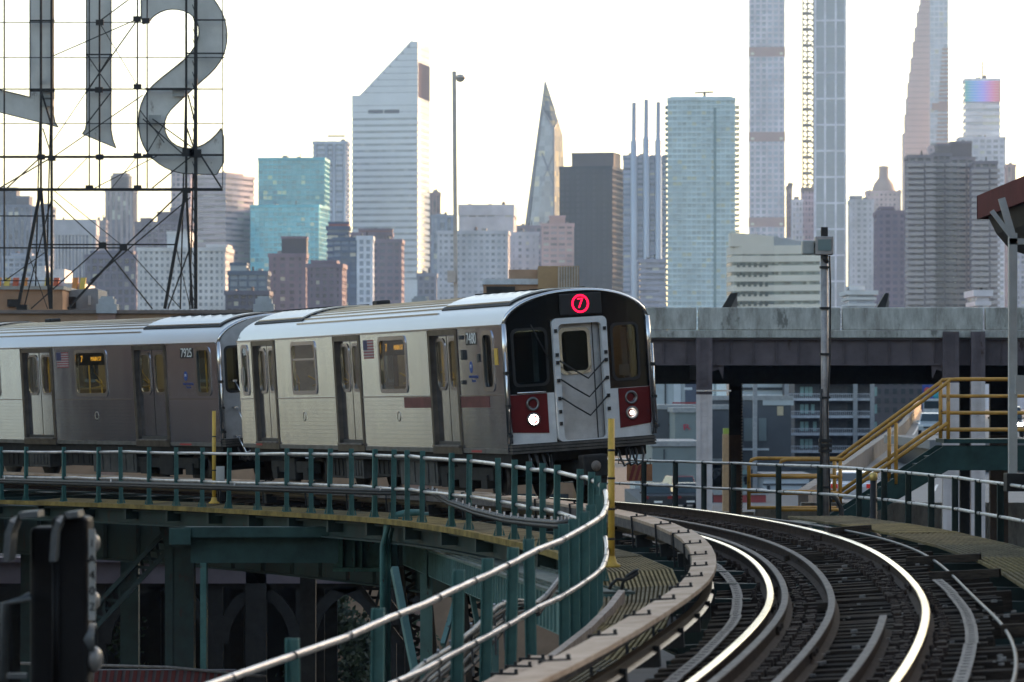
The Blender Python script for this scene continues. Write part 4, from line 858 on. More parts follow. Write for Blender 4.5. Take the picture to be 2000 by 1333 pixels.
mb = MB(); mb.bar((p0.x, 52.06, 2.1), (p0.x - .15, 52.06, 2.62), .09); mb.bar((p0.x - .28, 52.06, 2.45), (p0.x, 52.06, 2.08), .06); mb.box(p0.x - .05, p0.x + .5, 52, 52.1, 2.0, 2.08); mb.build('post_bracket', MATS['pale_grey_paint'], cn)
mb = MB(); mb.box(p0.x + .02, p0.x + .35, 51.9, 52.0, .0, .25); mb.build('notice_box', MATS['pale_grey_paint'], cn)
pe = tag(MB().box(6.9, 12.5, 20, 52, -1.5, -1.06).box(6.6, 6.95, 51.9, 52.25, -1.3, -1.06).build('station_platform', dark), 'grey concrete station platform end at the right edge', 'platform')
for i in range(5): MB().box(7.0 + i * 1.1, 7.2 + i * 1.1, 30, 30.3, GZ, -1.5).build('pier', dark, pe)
# ---------------------------------------------------------------- ground
asphalt = mat('asphalt', (.05, .05, .052), .85, 0, .25, .3, .1)
g = tag(MB().box(-6000, 6000, -300, 9000, GZ - 1, GZ).build('ground', asphalt), 'grey street ground far below the tracks', kind='structure')

# ---------------------------------------------------------------- tan brick studio building behind the train
bb = tag(thing('brick_building', 'long tan brick building with stone capped parapet behind the train', 'building', (-10, 130, GZ)))
YB_ = 130.0
mb = MB(); a, b = P(-700, 606, YB_), P(1120, 606, YB_); mb.box(a.x, b.x, YB_, YB_ + 18, GZ, a.z - .12); mb.build('wall', brick, bb)
mb = MB(); mb.box(a.x - .1, b.x + .1, YB_ - .12, YB_ + .4, a.z - .118, a.z); mb.build('coping', mat('stone_coping', (.20, .16, .14), .8, 0, .2, 2), bb)
for x in (-150, 209, 515, 820):
    c = P(x, 606, YB_); mb = MB(); mb.box(c.x - .34, c.x + .34, YB_ - .2, YB_ + .6, c.z - .11, c.z + .2); mb.box(c.x - .27, c.x + .27, YB_ - .15, YB_ + .5, c.z + .2, c.z + .38); mb.box(c.x - .2, c.x + .2, YB_ - .1, YB_ + .4, c.z + .38, c.z + .46); mb.build('pier_cap', mat('pale_stone', (.42, .44, .46), .8, 0, .12, 3), bb)
    mb = MB(); mb.box(c.x - .3, c.x + .3, YB_ - .1, YB_ - .003, GZ, c.z - .12); mb.build('pilaster', mat('rose_brick', (.33, .21, .17), .85, 0, .15, 2), bb)
for r_ in range(3):
    for x in range(-640, 1100, 64):
        c = P(x, 700 + r_ * 150, YB_); mb = MB(); mb.box(c.x - .38, c.x + .38, YB_ - .02, YB_ + .1, c.z - .7, c.z + .6); w_ = mb.build('window', mat('dark_pane', (.05, .06, .07), .15), bb)
        MB().box(c.x - .45, c.x + .45, YB_ - .08, YB_ + .05, c.z - .8, c.z - .703).build('sill', MATS['pale_stone'], w_)
ph = tag(thing('roof_penthouse', 'low tan brick penthouse on the roof at the left edge', 'building', P(60, 604, 134)))
mb = MB(); pbox(mb, -60, 122, 566, 612, 134, 5); mb.build('wall', brick, ph); mb = MB(); pbox(mb, -62, 124, 559, 566, 133.9, 5.2); mb.build('coping', conc, ph); mb = MB(); pbox(mb, 14, 36, 585, 600, 133.85, .14); mb.build('vent', dark, ph)
gh = tag(thing('roof_shed', 'small grey shed on the roof right of the brick penthouse', 'shed', P(158, 604, 136)))
MB().prism([(124, -606), (192, -606), (192, -566), (186, -563), (130, -568), (124, -574)], (P(0, 0, 136), Vector((136 / F, 0, 0)), Vector((0, 0, 136 / F)), Vector((0, 1, 0))), 3).build('wall', mat('shed_grey', (.25, .27, .29), .7), gh)
mb = MB(); pbox(mb, 124, 148, 580, 602, 135.9, .1); mb.build('door', dark, gh); mb = MB(); pbox(mb, 172, 177, 578, 596, 135.9, .1); mb.build('window', concl, gh)
cs = tag(thing('coloured_shop_front', 'row of orange and yellow slanted panels on a far low roof', 'building', P(60, 580, 320)))
mb = MB(); pbox(mb, -40, 160, 553, 600, 320, 10); mb.build('wall', mat('far_white', (.5, .52, .55), .7), cs)
for i, x in enumerate(list(range(-10, 58, 17)) + [86, 103, 140, 155]):
    m_ = mat('panel_' + ('orange', 'yellow', 'red')[i % 3], ((.55, .2, .04), (.6, .42, .08), (.45, .08, .03))[i % 3], .6)
    MB().prism([(x, -572), (x + 10, -572), (x + 14, -543), (x + 3, -543)], (P(0, 0, 319.9), Vector((319.9 / F, 0, 0)), Vector((0, 0, 319.9 / F)), Vector((0, -1, 0))), .3).build('panel', m_, cs)
mb = MB(); pbox(mb, 66, 88, 520, 556, 322, 6); pbox(mb, 100, 126, 526, 556, 322, 6); mb.build('roof_box', MATS['far_white'], cs)
# second tan building right of the lamp pole
tbb = tag(thing('brick_building', 'tan building with ribbed stair tower behind the train roof', 'building', P(1040, 600, 165)))
mb = MB(); a, b = P(944, 556, 165), P(1052, 556, 165); mb.box(a.x, b.x, 165, 180, GZ, a.z); mb.build('wall', brick, tbb)
mb = MB(); pbox(mb, 942, 1054, 545, 556, 164.9, 15.2); mb.build('roof_edge', mat('roof_flash', (.5, .55, .6), .6), tbb); mb = MB(); pbox(mb, 994, 1050, 527, 545, 166, 5); mb.build('roof_hut', brick, tbb); mb = MB(); pbox(mb, 950, 1006, 560, 573, 164.95, .1); mb.build('vent', dark, tbb)
mb = MB(); a, b = P(1051, 520, 164), P(1131, 520, 164); mb.box(a.x, b.x, 164, 172, GZ, a.z); mb.build('stair_tower', mat('ochre_brick', (.36, .24, .13), .85, 0, .15, 1), tbb)
for i in range(8): mb = MB(); pbox(mb, 1090 + i * 5.2, 1093 + i * 5.2, 521, 600, 163.9, .12); mb.build('rib', mat('pale_rib', (.48, .42, .35), .7), tbb)

# ---------------------------------------------------------------- rooftop letter sign, seen from behind
sgn = tag(thing('rooftop_sign', 'giant mirrored letters on a dark steel frame, seen from behind', 'sign', P(200, 604, 131)))
YL = 131.5; frl = lambda Y: (P(0, 0, Y), Vector((Y / F, 0, 0)), Vector((0, 0, Y / F)), Vector((0, 1, 0)))
letm = mat('letter_grey', (.68, .66, .62), .7, 0, .12, .9, .05, chip=((.3, .26, .22), 1.2, .62)); edgem = mat('sign_steel', (.022, .021, .021), .6, .3, .3, 3)
Z1 = lambda pts: [(x / 2.15, -y / 2.15) for x, y in pts]
Sx = [(592, 105), (592, -40), (600, -75), (680, -100), (780, -90), (860, -45), (905, 5), (938, 60), (955, 130), (952, 190), (935, 245), (895, 300), (830, 357), (755, 425), (705, 475), (690, 520), (698, 570), (730, 608), (785, 627), (845, 615), (895, 580), (940, 525), (940, 735), (820, 732), (745, 727), (680, 700), (625, 655), (592, 595), (580, 530), (585, 455), (612, 390), (655, 345), (725, 290), (790, 237), (828, 180), (837, 125), (822, 80), (785, 50), (730, 38), (685, 45), (645, 68), (625, 95)]
Ix = [(362, -120), (467, -120), (467, 545), (474, 585), (487, 622), (345, 563), (358, 545), (362, 520)]
Lx = [(125, -120), (225, -120), (225, 480), (232, 515), (245, 535), (172, 516), (-90, 450), (-90, 345), (0, 378), (125, 408)]
def smoothpoly(pts, it=1):
    for _ in range(it):
        out = []
        for i, p in enumerate(pts):
            q = pts[(i + 1) % len(pts)]; out += [(p[0] * .75 + q[0] * .25, p[1] * .75 + q[1] * .25), (p[0] * .25 + q[0] * .75, p[1] * .25 + q[1] * .75)]
        pts = out
    return pts
for nm, pts in (('letter', smoothpoly(Sx)), ('letter', Ix), ('letter', Lx)):
    o = MB().prism(Z1(pts), frl(YL), .18).build(nm, [letm], sgn)
    # returns (raised rim round the back of the letter)
    n_ = len(pts); mb = MB(); pp = Z1(pts)
    for i in range(n_):
        a, b = pp[i], pp[(i + 1) % n_]; mb.bar(P(a[0], -a[1], YL - .02), P(b[0], -b[1], YL - .02), .028, .028, up=(0, 1, 0))
    mb.build('letter_rim', edgem, o)
def mem(name, a, b, w_, Y=YL - .35, Y2=None): return MB().bar(P(a[0] / 2.15, a[1] / 2.15, Y), P(b[0] / 2.15, b[1] / 2.15, Y2 or Y), w_ * .82, w_ * .82).build(name, edgem, sgn)
for a, b, w_ in (((172, -150), (172, 790), .09), ((217, -150), (217, 1298), .10), ((782, -150), (782, 790), .09), ((822, -150), (822, 1298), .14),
                 ((172, 790), (75, 1298), .13), ((172, 790), (212, 1298), .12), ((782, 790), (692, 1298), .13), ((782, 790), (808, 1298), .10),
                 ((418, -150), (418, 790), .07), ((375, -150), (375, 790), .05), ((577, -150), (577, 790), .06), ((618, -150), (618, 790), .05), ((18, -150), (18, 1180), .06), ((935, -100), (935, 790), .035)):
    mem('post', a, b, w_)
for y, x0, x1, w_ in ((95, -60, 620, .035), (243, -60, 945, .035), (375, -60, 935, .05), (520, -60, 940, .035), (660, -60, 640, .10), (652, 600, 940, .08), (797, -60, 935, .12), (908, -60, 230, .05), (1028, 130, 735, .06), (1042, -60, 520, .06), (1180, -60, 270, .04), (230, 360, 470, .06), (85, 820, 950, .06), (225, 780, 945, .06), (375, 610, 800, .09), (380, 360, 470, .09), (88, 125, 230, .07), (382, 125, 230, .08)):
    mem('beam', (x0, y), (x1, y), w_, YL - .32)
for a, b, w_ in (((225, 235), (580, 80), .04), ((580, 80), (360, 390), .05), ((360, 390), (225, 590), .03), ((418, 90), (620, -60), .045), ((580, 365), (420, 100), .03), ((600, 400), (225, 660), .04), ((770, 650), (600, 500), .05),
                 ((220, 660), (0, 790), .05), ((172, 660), (30, 790), .05), ((375, 655), (235, 800), .03), ((660, 655), (380, 800), .035), ((575, 660), (470, 790), .03), ((825, 640), (640, 790), .05), ((835, 640), (930, 790), .07), ((835, 640), (640, 500), .05),
                 ((780, 790), (520, 1040), .06), ((520, 1040), (285, 1298), .09), ((800, 830), (380, 1180), .05), ((225, 840), (430, 1030), .045), ((430, 1030), (640, 1298), .06), ((225, 800), (560, 1070), .03), ((430, 1030), (130, 1298), .05), ((560, 1075), (760, 1298), .04), ((190, 1060), (20, 1180), .04), ((215, 840), (100, 1298), .05), ((795, 1050), (705, 1298), .06), ((120, 1070), (200, 1298), .035), ((740, 1040), (800, 1298), .035),
                 ((175, 390), (220, 540), .07), ((180, 540), (215, 650), .05), ((790, 400), (820, 520), .06), ((785, 540), (820, 640), .06), ((365, 390), (465, 230), .04), ((365, 230), (465, 375), .04), ((365, 520), (465, 390), .05), ((585, 460), (690, 600), .04), ((620, 640), (690, 520), .04)):
    mem('brace', a, b, w_, YL - .30)
for x in (172, 217, 782, 822):      # back stays to the roof behind
    mem('back_stay', (x, 300), (x - 25, 1298), .06, YL - .35, YL + 6)
for x, y in ((575, 80), (612, 88), (577, 365), (418, 95), (172, 660), (217, 665), (790, 640), (820, 645), (430, 1030), (518, 1042), (785, 800), (418, 660), (375, 790), (577, 655), (577, 790), (415, 378)):
    c = P(x / 2.15, y / 2.15, YL - .42); r_ = .13 if x not in (790, 820) else .2; MB().box(c.x - r_, c.x + r_, c.y, c.y + .1, c.z - r_ * .7, c.z + r_ * .7).build('gusset', edgem, sgn)
for i in range(30):     # lacing of the big right post
    y = -120 + i * 47; mem('lacing', (808, y), (824, y + 47), .03, YL - .38)
for x, y in ((205, 400), (200, 430), (650, 502), (750, 388)):
    c = P(x / 2.15, y / 2.15, YL - .1); MB().box(c.x - .2, c.x + .2, c.y - .1, c.y, c.z - .14, c.z + .14).build('access_plate', concl, sgn)
MB().box(P(35, 600, 131).x, P(82 / 2.15, 600, 131).x + .3, 130.6, 131.4, P(0, 606, 131).z, P(0, 596, 131).z).build('foot_shoe', edgem, sgn)

# ---------------------------------------------------------------- street lamp behind the train
lp = tag(thing('street_lamp', 'slender grey lamp post with one round lamp, standing over the train', 'street lamp', (P(888, 580, 150).x, 150, GZ)))
a, b = P(890, 560, 150), P(887, 140, 150); MB().sweep([Vector((a.x + .02, 150, GZ)), a, b], [(.075, .075), (-.075, .075), (-.075, -.075), (.075, -.075)]).build('post', mat('lamp_post_grey', (.5, .48, .46), .5, .3, .1), lp)
mb = MB(); mb.bar(P(887, 152, 150), P(897, 154, 150), .05, .05); mb.build('arm', MATS['lamp_post_grey'], lp)
c = P(899, 153, 150); MB().lathe(c, [(0, .15), (.12, .13), (.19, .05), (.19, -.02), (.15, -.03)], 16).build('lamp_hood', MATS['lamp_post_grey'], lp); MB().lathe(c, [(.17, -.03), (.12, -.12), (0, -.16)], 16).build('lamp_globe', mat('globe', (.6, .62, .62), .2), lp)
c = P(884, 542, 150); MB().box(c.x - .2, c.x + .12, 149.7, 150, c.z - .2, c.z + .25).build('control_box', MATS['lamp_post_grey'], lp)

# ---------------------------------------------------------------- road viaduct at the right
va = tag(thing('road_viaduct', 'concrete parapet road viaduct on mauve steel columns behind the train', 'bridge', (10, 125, GZ)))
YV = 125.0; conc2 = mat('parapet_concrete', (.39, .37, .325), .9, 0, .38, 1.6, .4, col2=(.56, .56, .52), det=14, lo=.38, hi=.62, stretch=(1.3, 1, .35), nrough=.8, chip=((.2, .195, .175), 1.4, .6))
for x0, x1 in ((1130, 1361), (1363, 1642), (1644, 1921), (1923, 2202), (2204, 2482), (2484, 2760)):
    mb = MB(); a, b = P(x0, 645, YV), P(x1, 601, YV); mb.box(a.x + .02, b.x - .02, YV - .12, YV + .25, a.z, b.z); bevel(mb.build('parapet_panel', conc2, va), .03)
mb = MB(); a, b = P(1100, 660, YV), P(2760, 646, YV); mb.box(a.x, b.x, YV - .3, YV + 20, a.z, b.z); mb.build('deck_slab', conc2, va)
mb = MB(); a, b = P(1100, 714, YV), P(2760, 662, YV); mb.box(a.x, b.x, YV - .05, YV + .03, a.z, b.z)
for z_ in (a.z, b.z - .04): mb.box(a.x, b.x, YV - .2, YV + .2, z_, z_ + .04)
for x in range(1120, 2750, 44): c = P(x, 690, YV); mb.box(c.x - .012, c.x + .012, YV - .13, YV - .05, a.z, b.z)
mb.build('edge_girder', purple, va)
for Y in (YV + 5, YV + 10, YV + 15, YV + 19.5):
    mb = MB(); mb.box(a.x, b.x, Y, Y + .1, a.z - .55, b.z); mb.build('inner_girder', dark, va)
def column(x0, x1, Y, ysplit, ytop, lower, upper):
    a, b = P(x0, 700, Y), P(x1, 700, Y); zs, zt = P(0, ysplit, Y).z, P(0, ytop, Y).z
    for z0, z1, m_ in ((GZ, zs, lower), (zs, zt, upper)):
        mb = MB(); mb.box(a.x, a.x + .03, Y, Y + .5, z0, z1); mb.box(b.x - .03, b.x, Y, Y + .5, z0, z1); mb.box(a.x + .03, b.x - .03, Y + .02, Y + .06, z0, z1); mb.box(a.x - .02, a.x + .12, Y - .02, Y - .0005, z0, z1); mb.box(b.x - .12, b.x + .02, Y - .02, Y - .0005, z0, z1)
        z = z0 + .1
        while z < z1:
            for x in (a.x + .05, a.x + .2, b.x - .2, b.x - .05): mb.box(x - .016, x + .016, Y - .035 if abs(x - a.x - .2) > .01 and abs(x - b.x + .2) > .01 else Y, Y + .02, z - .016, z + .016)
            z += .2
        mb.build('column', m_, va)
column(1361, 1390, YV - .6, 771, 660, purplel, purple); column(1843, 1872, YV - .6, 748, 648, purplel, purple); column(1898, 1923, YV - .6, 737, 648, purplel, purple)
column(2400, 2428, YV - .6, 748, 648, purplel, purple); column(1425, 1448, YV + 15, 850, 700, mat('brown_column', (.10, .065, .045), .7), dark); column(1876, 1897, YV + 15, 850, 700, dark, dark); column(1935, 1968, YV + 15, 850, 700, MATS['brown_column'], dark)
mb = MB()
for i in range(60): c = P(1448, 745 + i * 6, YV + 14.9); mb.box(c.x - .01, c.x + .05, c.y - .05, c.y, c.z - .03, c.z + .03)
tag(mb.build('gold_light_edge', mat('edge_gold', (.45, .38, .28), .6), va), kind=None)  # column's lit gold edge put in as a row of pale blocks
for x in (1376, 1858, 1910):
    c = P(x, 730, YV); mb = MB(); mb.box(c.x - .25, c.x + .25, YV + .1, YV + 20, P(0, 742, YV).z, P(0, 662, YV).z); mb.build('cross_girder', dark, va)
for x0, s_ in ((1390, 1), (1843, -1)):
    MB().prism([(x0, -714), (x0 + 24 * s_, -714), (x0 + 22 * s_, -740), (x0 + 14 * s_, -722), (x0, -726)] [::s_], frl(YV - .1), .1).build('knee_bracket', purple, va)
for x0, x1 in ((1410, 1440), (1712, 1736)):
    MB().prism([(x0, -602), (x0 + 17, -602), (x1, -576), (x1, -572), (x0 + 17, -573)], frl(YV + .3), .35).build('roadway_light_box', dark, va)
    MB().prism([(x0 + 17, -602), (x1, -602), (x1, -573), (x0 + 20, -574)], frl(YV + .9), .2).build('box_panel', mat('box_grey', (.15, .15, .15), .6), va)
ad = MB(); pbox(ad, 1360, 1428, 762, 765, YV - .8, .05); ad.build('utility_pipe', galv, va)
# lower mauve viaduct seen under the elevated line
lv = tag(thing('road_viaduct', 'lower mauve arched viaduct in shadow under the elevated tracks', 'bridge', (-9, 100, GZ)))
mb = MB(); a, b = P(-400, 1140, 100), P(800, 1098, 100); mb.box(a.x, b.x, 100, 100.2, a.z, b.z); mb.box(a.x, b.x, 99.8, 100.4, b.z, b.z + .12); mb.build('arch_girder', purplel if False else mat('mauve_mid', (.17, .14, .16), .6, 0, .15, 1), lv)
mb = MB(); mb.box(a.x, b.x, 100.2, 118, a.z - .1, a.z + .3); mb.build('deck', dark, lv)
for x0 in (-200, -40, 190, 420, 590, 760):
    c = P(x0, 1140, 100)
    for yq in (100.25, 108, 116): MB().box(c.x - .18, c.x + .18, yq, yq + .45, GZ, c.z + .29).build('pier', dark, lv)
    mb = MB(); r_ = 1.55
    for s_ in (-1, 1):
        pts = [Vector((c.x + s_ * (.18 + r_ - r_ * math.cos(R(t))), 100.3, c.z - r_ + r_ * math.sin(R(t)))) for t in range(0, 91, 15)]
        mb.sweep(pts, rect(.3, -.09, .09), ups=[Vector((0, 1, 0))] * 7)
    mb.build('arch_bracket', dark, lv)
MB().box(-46, -6.4, 118.5, 119, GZ, -5.0).build('shade_wall', mat('shade_dark', (.03, .028, .03), .9, 0, .3, .5), lv)  # dark wall added in place of the shade under the decks
# shrubs below the viaduct
leafm = [mat('leaf_%d' % i, c, .6, 0, .3, 2) for i, c in enumerate([(.045, .075, .035), (.03, .055, .03), (.065, .095, .045)])]
def bush(loc, rx, rz, n, lab, grp, seed, h0=None):
    rnd = random.Random(seed); t = tag(thing('street_tree', lab, 'tree', loc, grp)); loc = Vector(loc)
    mb = MB(); mb.sweep([loc, loc + Vector((.1, 0, rz * .7)), loc + Vector((0, .1, rz * 1.3))], [(.16, 0), (0, .16), (-.16, 0), (0, -.16)])
    for k in range(7):
        a = rnd.random() * 6.28; mb.bar(loc + Vector((0, 0, rz * (.5 + .08 * k))), loc + Vector((rx * .7 * math.cos(a), rx * .7 * math.sin(a), rz * (1.1 + .6 * rnd.random()))), .07)
    mb.build('trunk', mat('bark', (.05, .04, .03), .9), t)
    clumps = [Vector((rnd.gauss(0, rx * .45), rnd.gauss(0, rx * .45), rz * 1.3 + rnd.gauss(0, rz * .42))) for _ in range(26)]; mb = MB()
    for i in range(n):
        c = loc + rnd.choice(clumps) + Vector((rnd.gauss(0, .33), rnd.gauss(0, .33), rnd.gauss(0, .3))); a = Vector((rnd.gauss(0, 1), rnd.gauss(0, 1), rnd.gauss(0, 1))).normalized(); b = a.orthogonal().normalized(); e = rnd.uniform(.07, .15)
        mb.mi(rnd.randrange(3)); mb.add([c - a * e, c + b * e * .6, c + a * e, c - b * e * .6], [(0, 1, 2, 3)])
    mb.build('crown', leafm, t)
bush((P(660, 1300, 112).x, 120, GZ), 2.6, 2.9, 5200, 'leafy shrub tree in front of the tan wall under the box girder', 'trees below the tracks', 1)
bush((P(250, 1250, 112).x, 121, GZ), 2.8, 2.6, 4200, 'dim leafy tree behind the diagonal brace at lower left', 'trees below the tracks', 2)
# striped barrier
br = tag(thing('striped_barrier', 'red and white striped barrier low down behind the green column', 'barrier', P(265, 1340, 66)))
mb = MB(); pbox(mb, 180, 460, 1309, 1350, 66, .2); mb.build('board', mat('barrier_white', (.12, .1, .1), .7), br)
for i in range(18): x = 180 + i * 15; MB().prism([(x, -1350), (x + 8, -1350), (x + 14, -1310), (x + 6, -1310)], frl(65.97), .02).build('stripe', mat('barrier_red', (.12, .018, .015), .7), br)
MB().tube([P(40, 1296, 65.9), P(330, 1304, 65.9), P(520, 1322, 65.9)], .03, 6).build('rail', dullsteel, br)

# ---------------------------------------------------------------- ramp road with vehicles
def RP(t, off, dz=0):
    v = Vector((np.interp(t, [0, 1, 1.6], [13.6, 33.0, 44.0]), np.interp(t, [0, 1, 1.6], [150, 305, 398]), np.interp(t, [0, 1, 1.6], [-4.65, -3.2, -1.6])))
    return v + Vector((off, -off * .12, dz))
tt = [i * .08 for i in range(-3, 21)]
rp = tag(MB().sweep([RP(t, 2.9) for t in tt], rect(11, -.5, 0)).build('ramp_road', mat('ramp_asphalt', (.16, .16, .165), .7, 0, .12, .4)), 'grey ramp road climbing away under the viaduct', kind='structure')
MB().sweep([RP(t, -1.5, .005) for t in tt], rect(.14, 0, .004)).build('edge_line', mat('road_paint', (.7, .7, .68), .6), rp)
for i in range(9): MB().sweep([RP(i * .17 + .02 * k, 2.2, .005) for k in range(4)], rect(.12, 0, .004)).build('lane_line', MATS['road_paint'], rp)
pw = tag(MB().sweep([RP(t, -2.35) for t in tt], rect(.4, -.6, .95)).build('ramp_parapet', mat('beige_concrete', (.24, .215, .19), .85, 0, .2, .6)), 'beige concrete parapet climbing along the left of the ramp', 'wall')
rwl = tag(thing('retaining_wall', 'grey concrete wall across the foot of the ramp behind the outer railing', 'wall', (14, 147, GZ)))
for i in range(7):
    a = P(1385 + i * 90, 985 + (10 if i == 0 else 0), 147); b = P(1385 + i * 90 + 88, 985, 147); MB().box(a.x, b.x, 147, 147.4, GZ, P(0, 988 + (12 if i == 0 else 4 if i == 1 else -6), 147).z).build('wall_panel', conc2, rwl)
glassc = mat('car_glass', (.03, .05, .06), .06, 0, 0); tyre = mat('tyre', (.015, .015, .015), .8, 0, 0); rimm = mat('rim', (.35, .35, .36), .3, .8, 0)
def vehicle(lab, M, col, kind='suv', face=-1, grp='vehicles on the ramp', lights=True, es=18., name='parked_car' ):
    """length along Y, nose at -Y"""
    t = thing(name, lab, 'car', M=M, group=grp); B = lambda mb, n, m: mb.build(n, m, t, False)
    pm_ = mat('paint_%.2f_%.2f_%.2f' % col, col, .25, .1, 0, coat=.6); hw, L_ = .9, 4.6; hr = 1.72 if kind == 'suv' else 1.42
    prof = [(-2.3, .35), (2.3, .35), (2.3, .95), (2.22, 1.02), (-1.15, 1.02), (-2.15, .86), (-2.3, .7)] if kind == 'suv' else [(-2.3, .3), (2.3, .3), (2.3, .8), (2.2, .95), (1.5, 1.0), (-1.05, .96), (-2.1, .78), (-2.3, .6)]
    bevel(B(MB().prism(prof, (Vector((-hw, 0, 0)), Vector((0, 1, 0)), Vector((0, 0, 1)), Vector((1, 0, 0))), 2 * hw), 'body', pm_), .08, 3)
    cab_ = [(-1.2, 1.0), (-.5, hr - .05), (0, hr), (1.7, hr - .04), (2.15, 1.0)] if kind == 'suv' else [(-1.1, .95), (-.35, hr - .04), (.2, hr), (.9, hr - .05), (1.7, .97)]
    mb = MB(); n = len(cab_); w0, w1 = hw - .04, hw - .2
    wv = lambda z: w0 + (w1 - w0) * (z - 1.0) / (hr - 1.0)
    vs_ = [(-wv(z), y, z) for y, z in cab_] + [(wv(z), y, z) for y, z in cab_]; mb.add(vs_, [tuple(range(n)), tuple(range(2 * n - 1, n - 1, -1))] + [(i, n + i, n + i + 1, i + 1) for i in range(n - 1)] + [(n - 1, 2 * n - 1, n, 0)]); bevel(B(mb, 'cabin', pm_), .04, 2)
    (y0, z0), (y1, z1) = cab_[0], cab_[1]
    q = lambda f, sx, o: (sx * (wv(z0 + (z1 - z0) * f) - .08), y0 + (y1 - y0) * f - o, z0 + (z1 - z0) * f + o * .5)
    B(MB().add([q(.08, -1, .02), q(.08, 1, .02), q(.92, 1, .02), q(.92, -1, .02)], [(0, 1, 2, 3)]), 'windshield', glassc)
    (y2, z2), (y3, z3) = cab_[-2], cab_[-1]; q2 = lambda f, sx: (sx * (wv(z2 + (z3 - z2) * f) - .1), y2 + (y3 - y2) * f + .02, z2 + (z3 - z2) * f + .01)
    B(MB().add([q2(.12, -1), q2(.12, 1), q2(.85, 1), q2(.85, -1)], [(3, 2, 1, 0)]), 'rear_window', glassc)
    for sx in (-1, 1):
        zz0, zz1 = 1.06, hr - .12; B(MB().add([(sx * (wv(zz0) + .012), y0 + .35, zz0), (sx * (wv(zz0) + .012), y3 - .3, zz0), (sx * (wv(zz1) + .012), y2 - .05, zz1), (sx * (wv(zz1) + .012), y1 + .15, zz1)], [(0, 1, 2, 3)]), 'side_window', glassc)
        for y in (-1.4, 1.4):
            wh = B(MB().lathe((sx * .82, y, .34), [(0, -.1), (.3, -.1), (.34, -.07), (.34, .07), (.3, .1), (0, .1)], 18, 'X'), 'wheel', tyre)
            MB().lathe((sx * .925, y, .34), [(0, sx * .02), (.15, sx * .01), (.2, 0)], 14, 'X').build('rim', rimm, wh, False)
        B(MB().box(sx * .68 - .17, sx * .68 + .17, -2.33, -2.2, .66, .80), 'headlight', mat('car_headlight_%d' % es if lights else 'lens_off', (.8, .8, .78), .2, 0, 0, emit=(1, .95, .9) if lights else None, es=es))
        B(MB().box(sx * .72 - .14, sx * .72 + .14, 2.22, 2.325, .75, .92), 'tail_light', mat('tail_red', (.5, .02, .02), .3, 0, 0, emit=(1, .05, .03), es=.06) if lights else mat('tail_off', (.2, .01, .01), .3, 0, 0))
        B(MB().box(sx * .98 - .09, sx * .98 + .09, -.85, -.7, 1.0, 1.12), 'mirror', pm_)
    B(MB().box(-.5, .5, -2.325, -2.25, .5, .66), 'grille', tyre); B(MB().box(-.26, .26, -2.34, -2.3, .4, .5), 'front_plate', whitem); B(MB().box(-.26, .26, 2.3, 2.335, .5, .62), 'rear_plate', whitem)
    return t
rM = lambda t, off, flip: Matrix.Translation(RP(t, off, .01)) @ Matrix.Rotation(R(-7.1 + (180 if flip else 0)), 4, 'Z')
vehicle('white car on the ramp behind the lower stair handrail', rM(.06, -.75, True), (.75, .77, .8), 'sedan', lights=True, es=3)
vehicle('silver suv coming down the ramp above the stair handrail', rM(1.0, -.2, False), (.42, .47, .5), lights=False)
vehicle('dark suv with lit headlights beyond the second viaduct column', Matrix.Translation((27.6, 217, -2.4)) @ Matrix.Rotation(R(-6), 4, 'Z'), (.02, .022, .025), es=25)
tag(MB().box(22, 34, 205, 230, -2.9, -2.42).build('side_road', mat('ramp_asphalt', (.1, .1, .1), .7)), 'upper road lane beyond the viaduct columns', kind='structure')
for x in (22.4, 33): MB().box(x, x + .5, 207, 228, GZ, -2.9).build('road_pier', dark, bpy.data.objects['side_road'])
tk = thing('box_truck', 'box truck with multicoloured blue and red artwork up the ramp', 'truck', M=rM(1.22, -.1, False), group='vehicles on the ramp'); Bt = lambda mb, n, m: mb.build(n, m, tk, False)
Bt(MB().box(-1.15, 1.15, -1.5, 4.5, .9, 3.4), 'cargo_box', mat('truck_blue', (.02, .06, .32), .5)); Bt(MB().box(-1.05, 1.05, -3.2, -1.52, .5, 2.2), 'truck_cab', mat('truck_white', (.6, .62, .64), .4)); Bt(MB().box(-.95, .95, -3.23, -3.2, 1.35, 2.0), 'windshield', glassc)
for i, (x, z, r_, c) in enumerate(((-.7, 2.9, .3, (.55, .08, .05)), (.1, 2.6, .42, (.05, .35, .4)), (.8, 3.0, .25, (.6, .4, .05)), (-.3, 1.7, .35, (.6, .15, .05)), (.7, 1.9, .3, (.5, .05, .05)), (-.8, 2.2, .25, (.05, .4, .35)))):
    Bt(MB().lathe((x, -1.51, z), [(0, -.02), (r_, -.015), (r_, .0)], 14, 'Y'), 'artwork_spot', mat('spot_%d' % i, c, .5))
for sx in (-1, 1):
    for y in (-2.5, 3.2): Bt(MB().lathe((sx * .95, y, .45), [(0, -.14), (.45, -.14), (.45, .14), (0, .14)], 18, 'X'), 'wheel', tyre)
    Bt(MB().box(sx * .8 - .14, sx * .8 + .14, -3.24, -3.19, .8, 1.0), 'headlight', MATS['lens_off'])

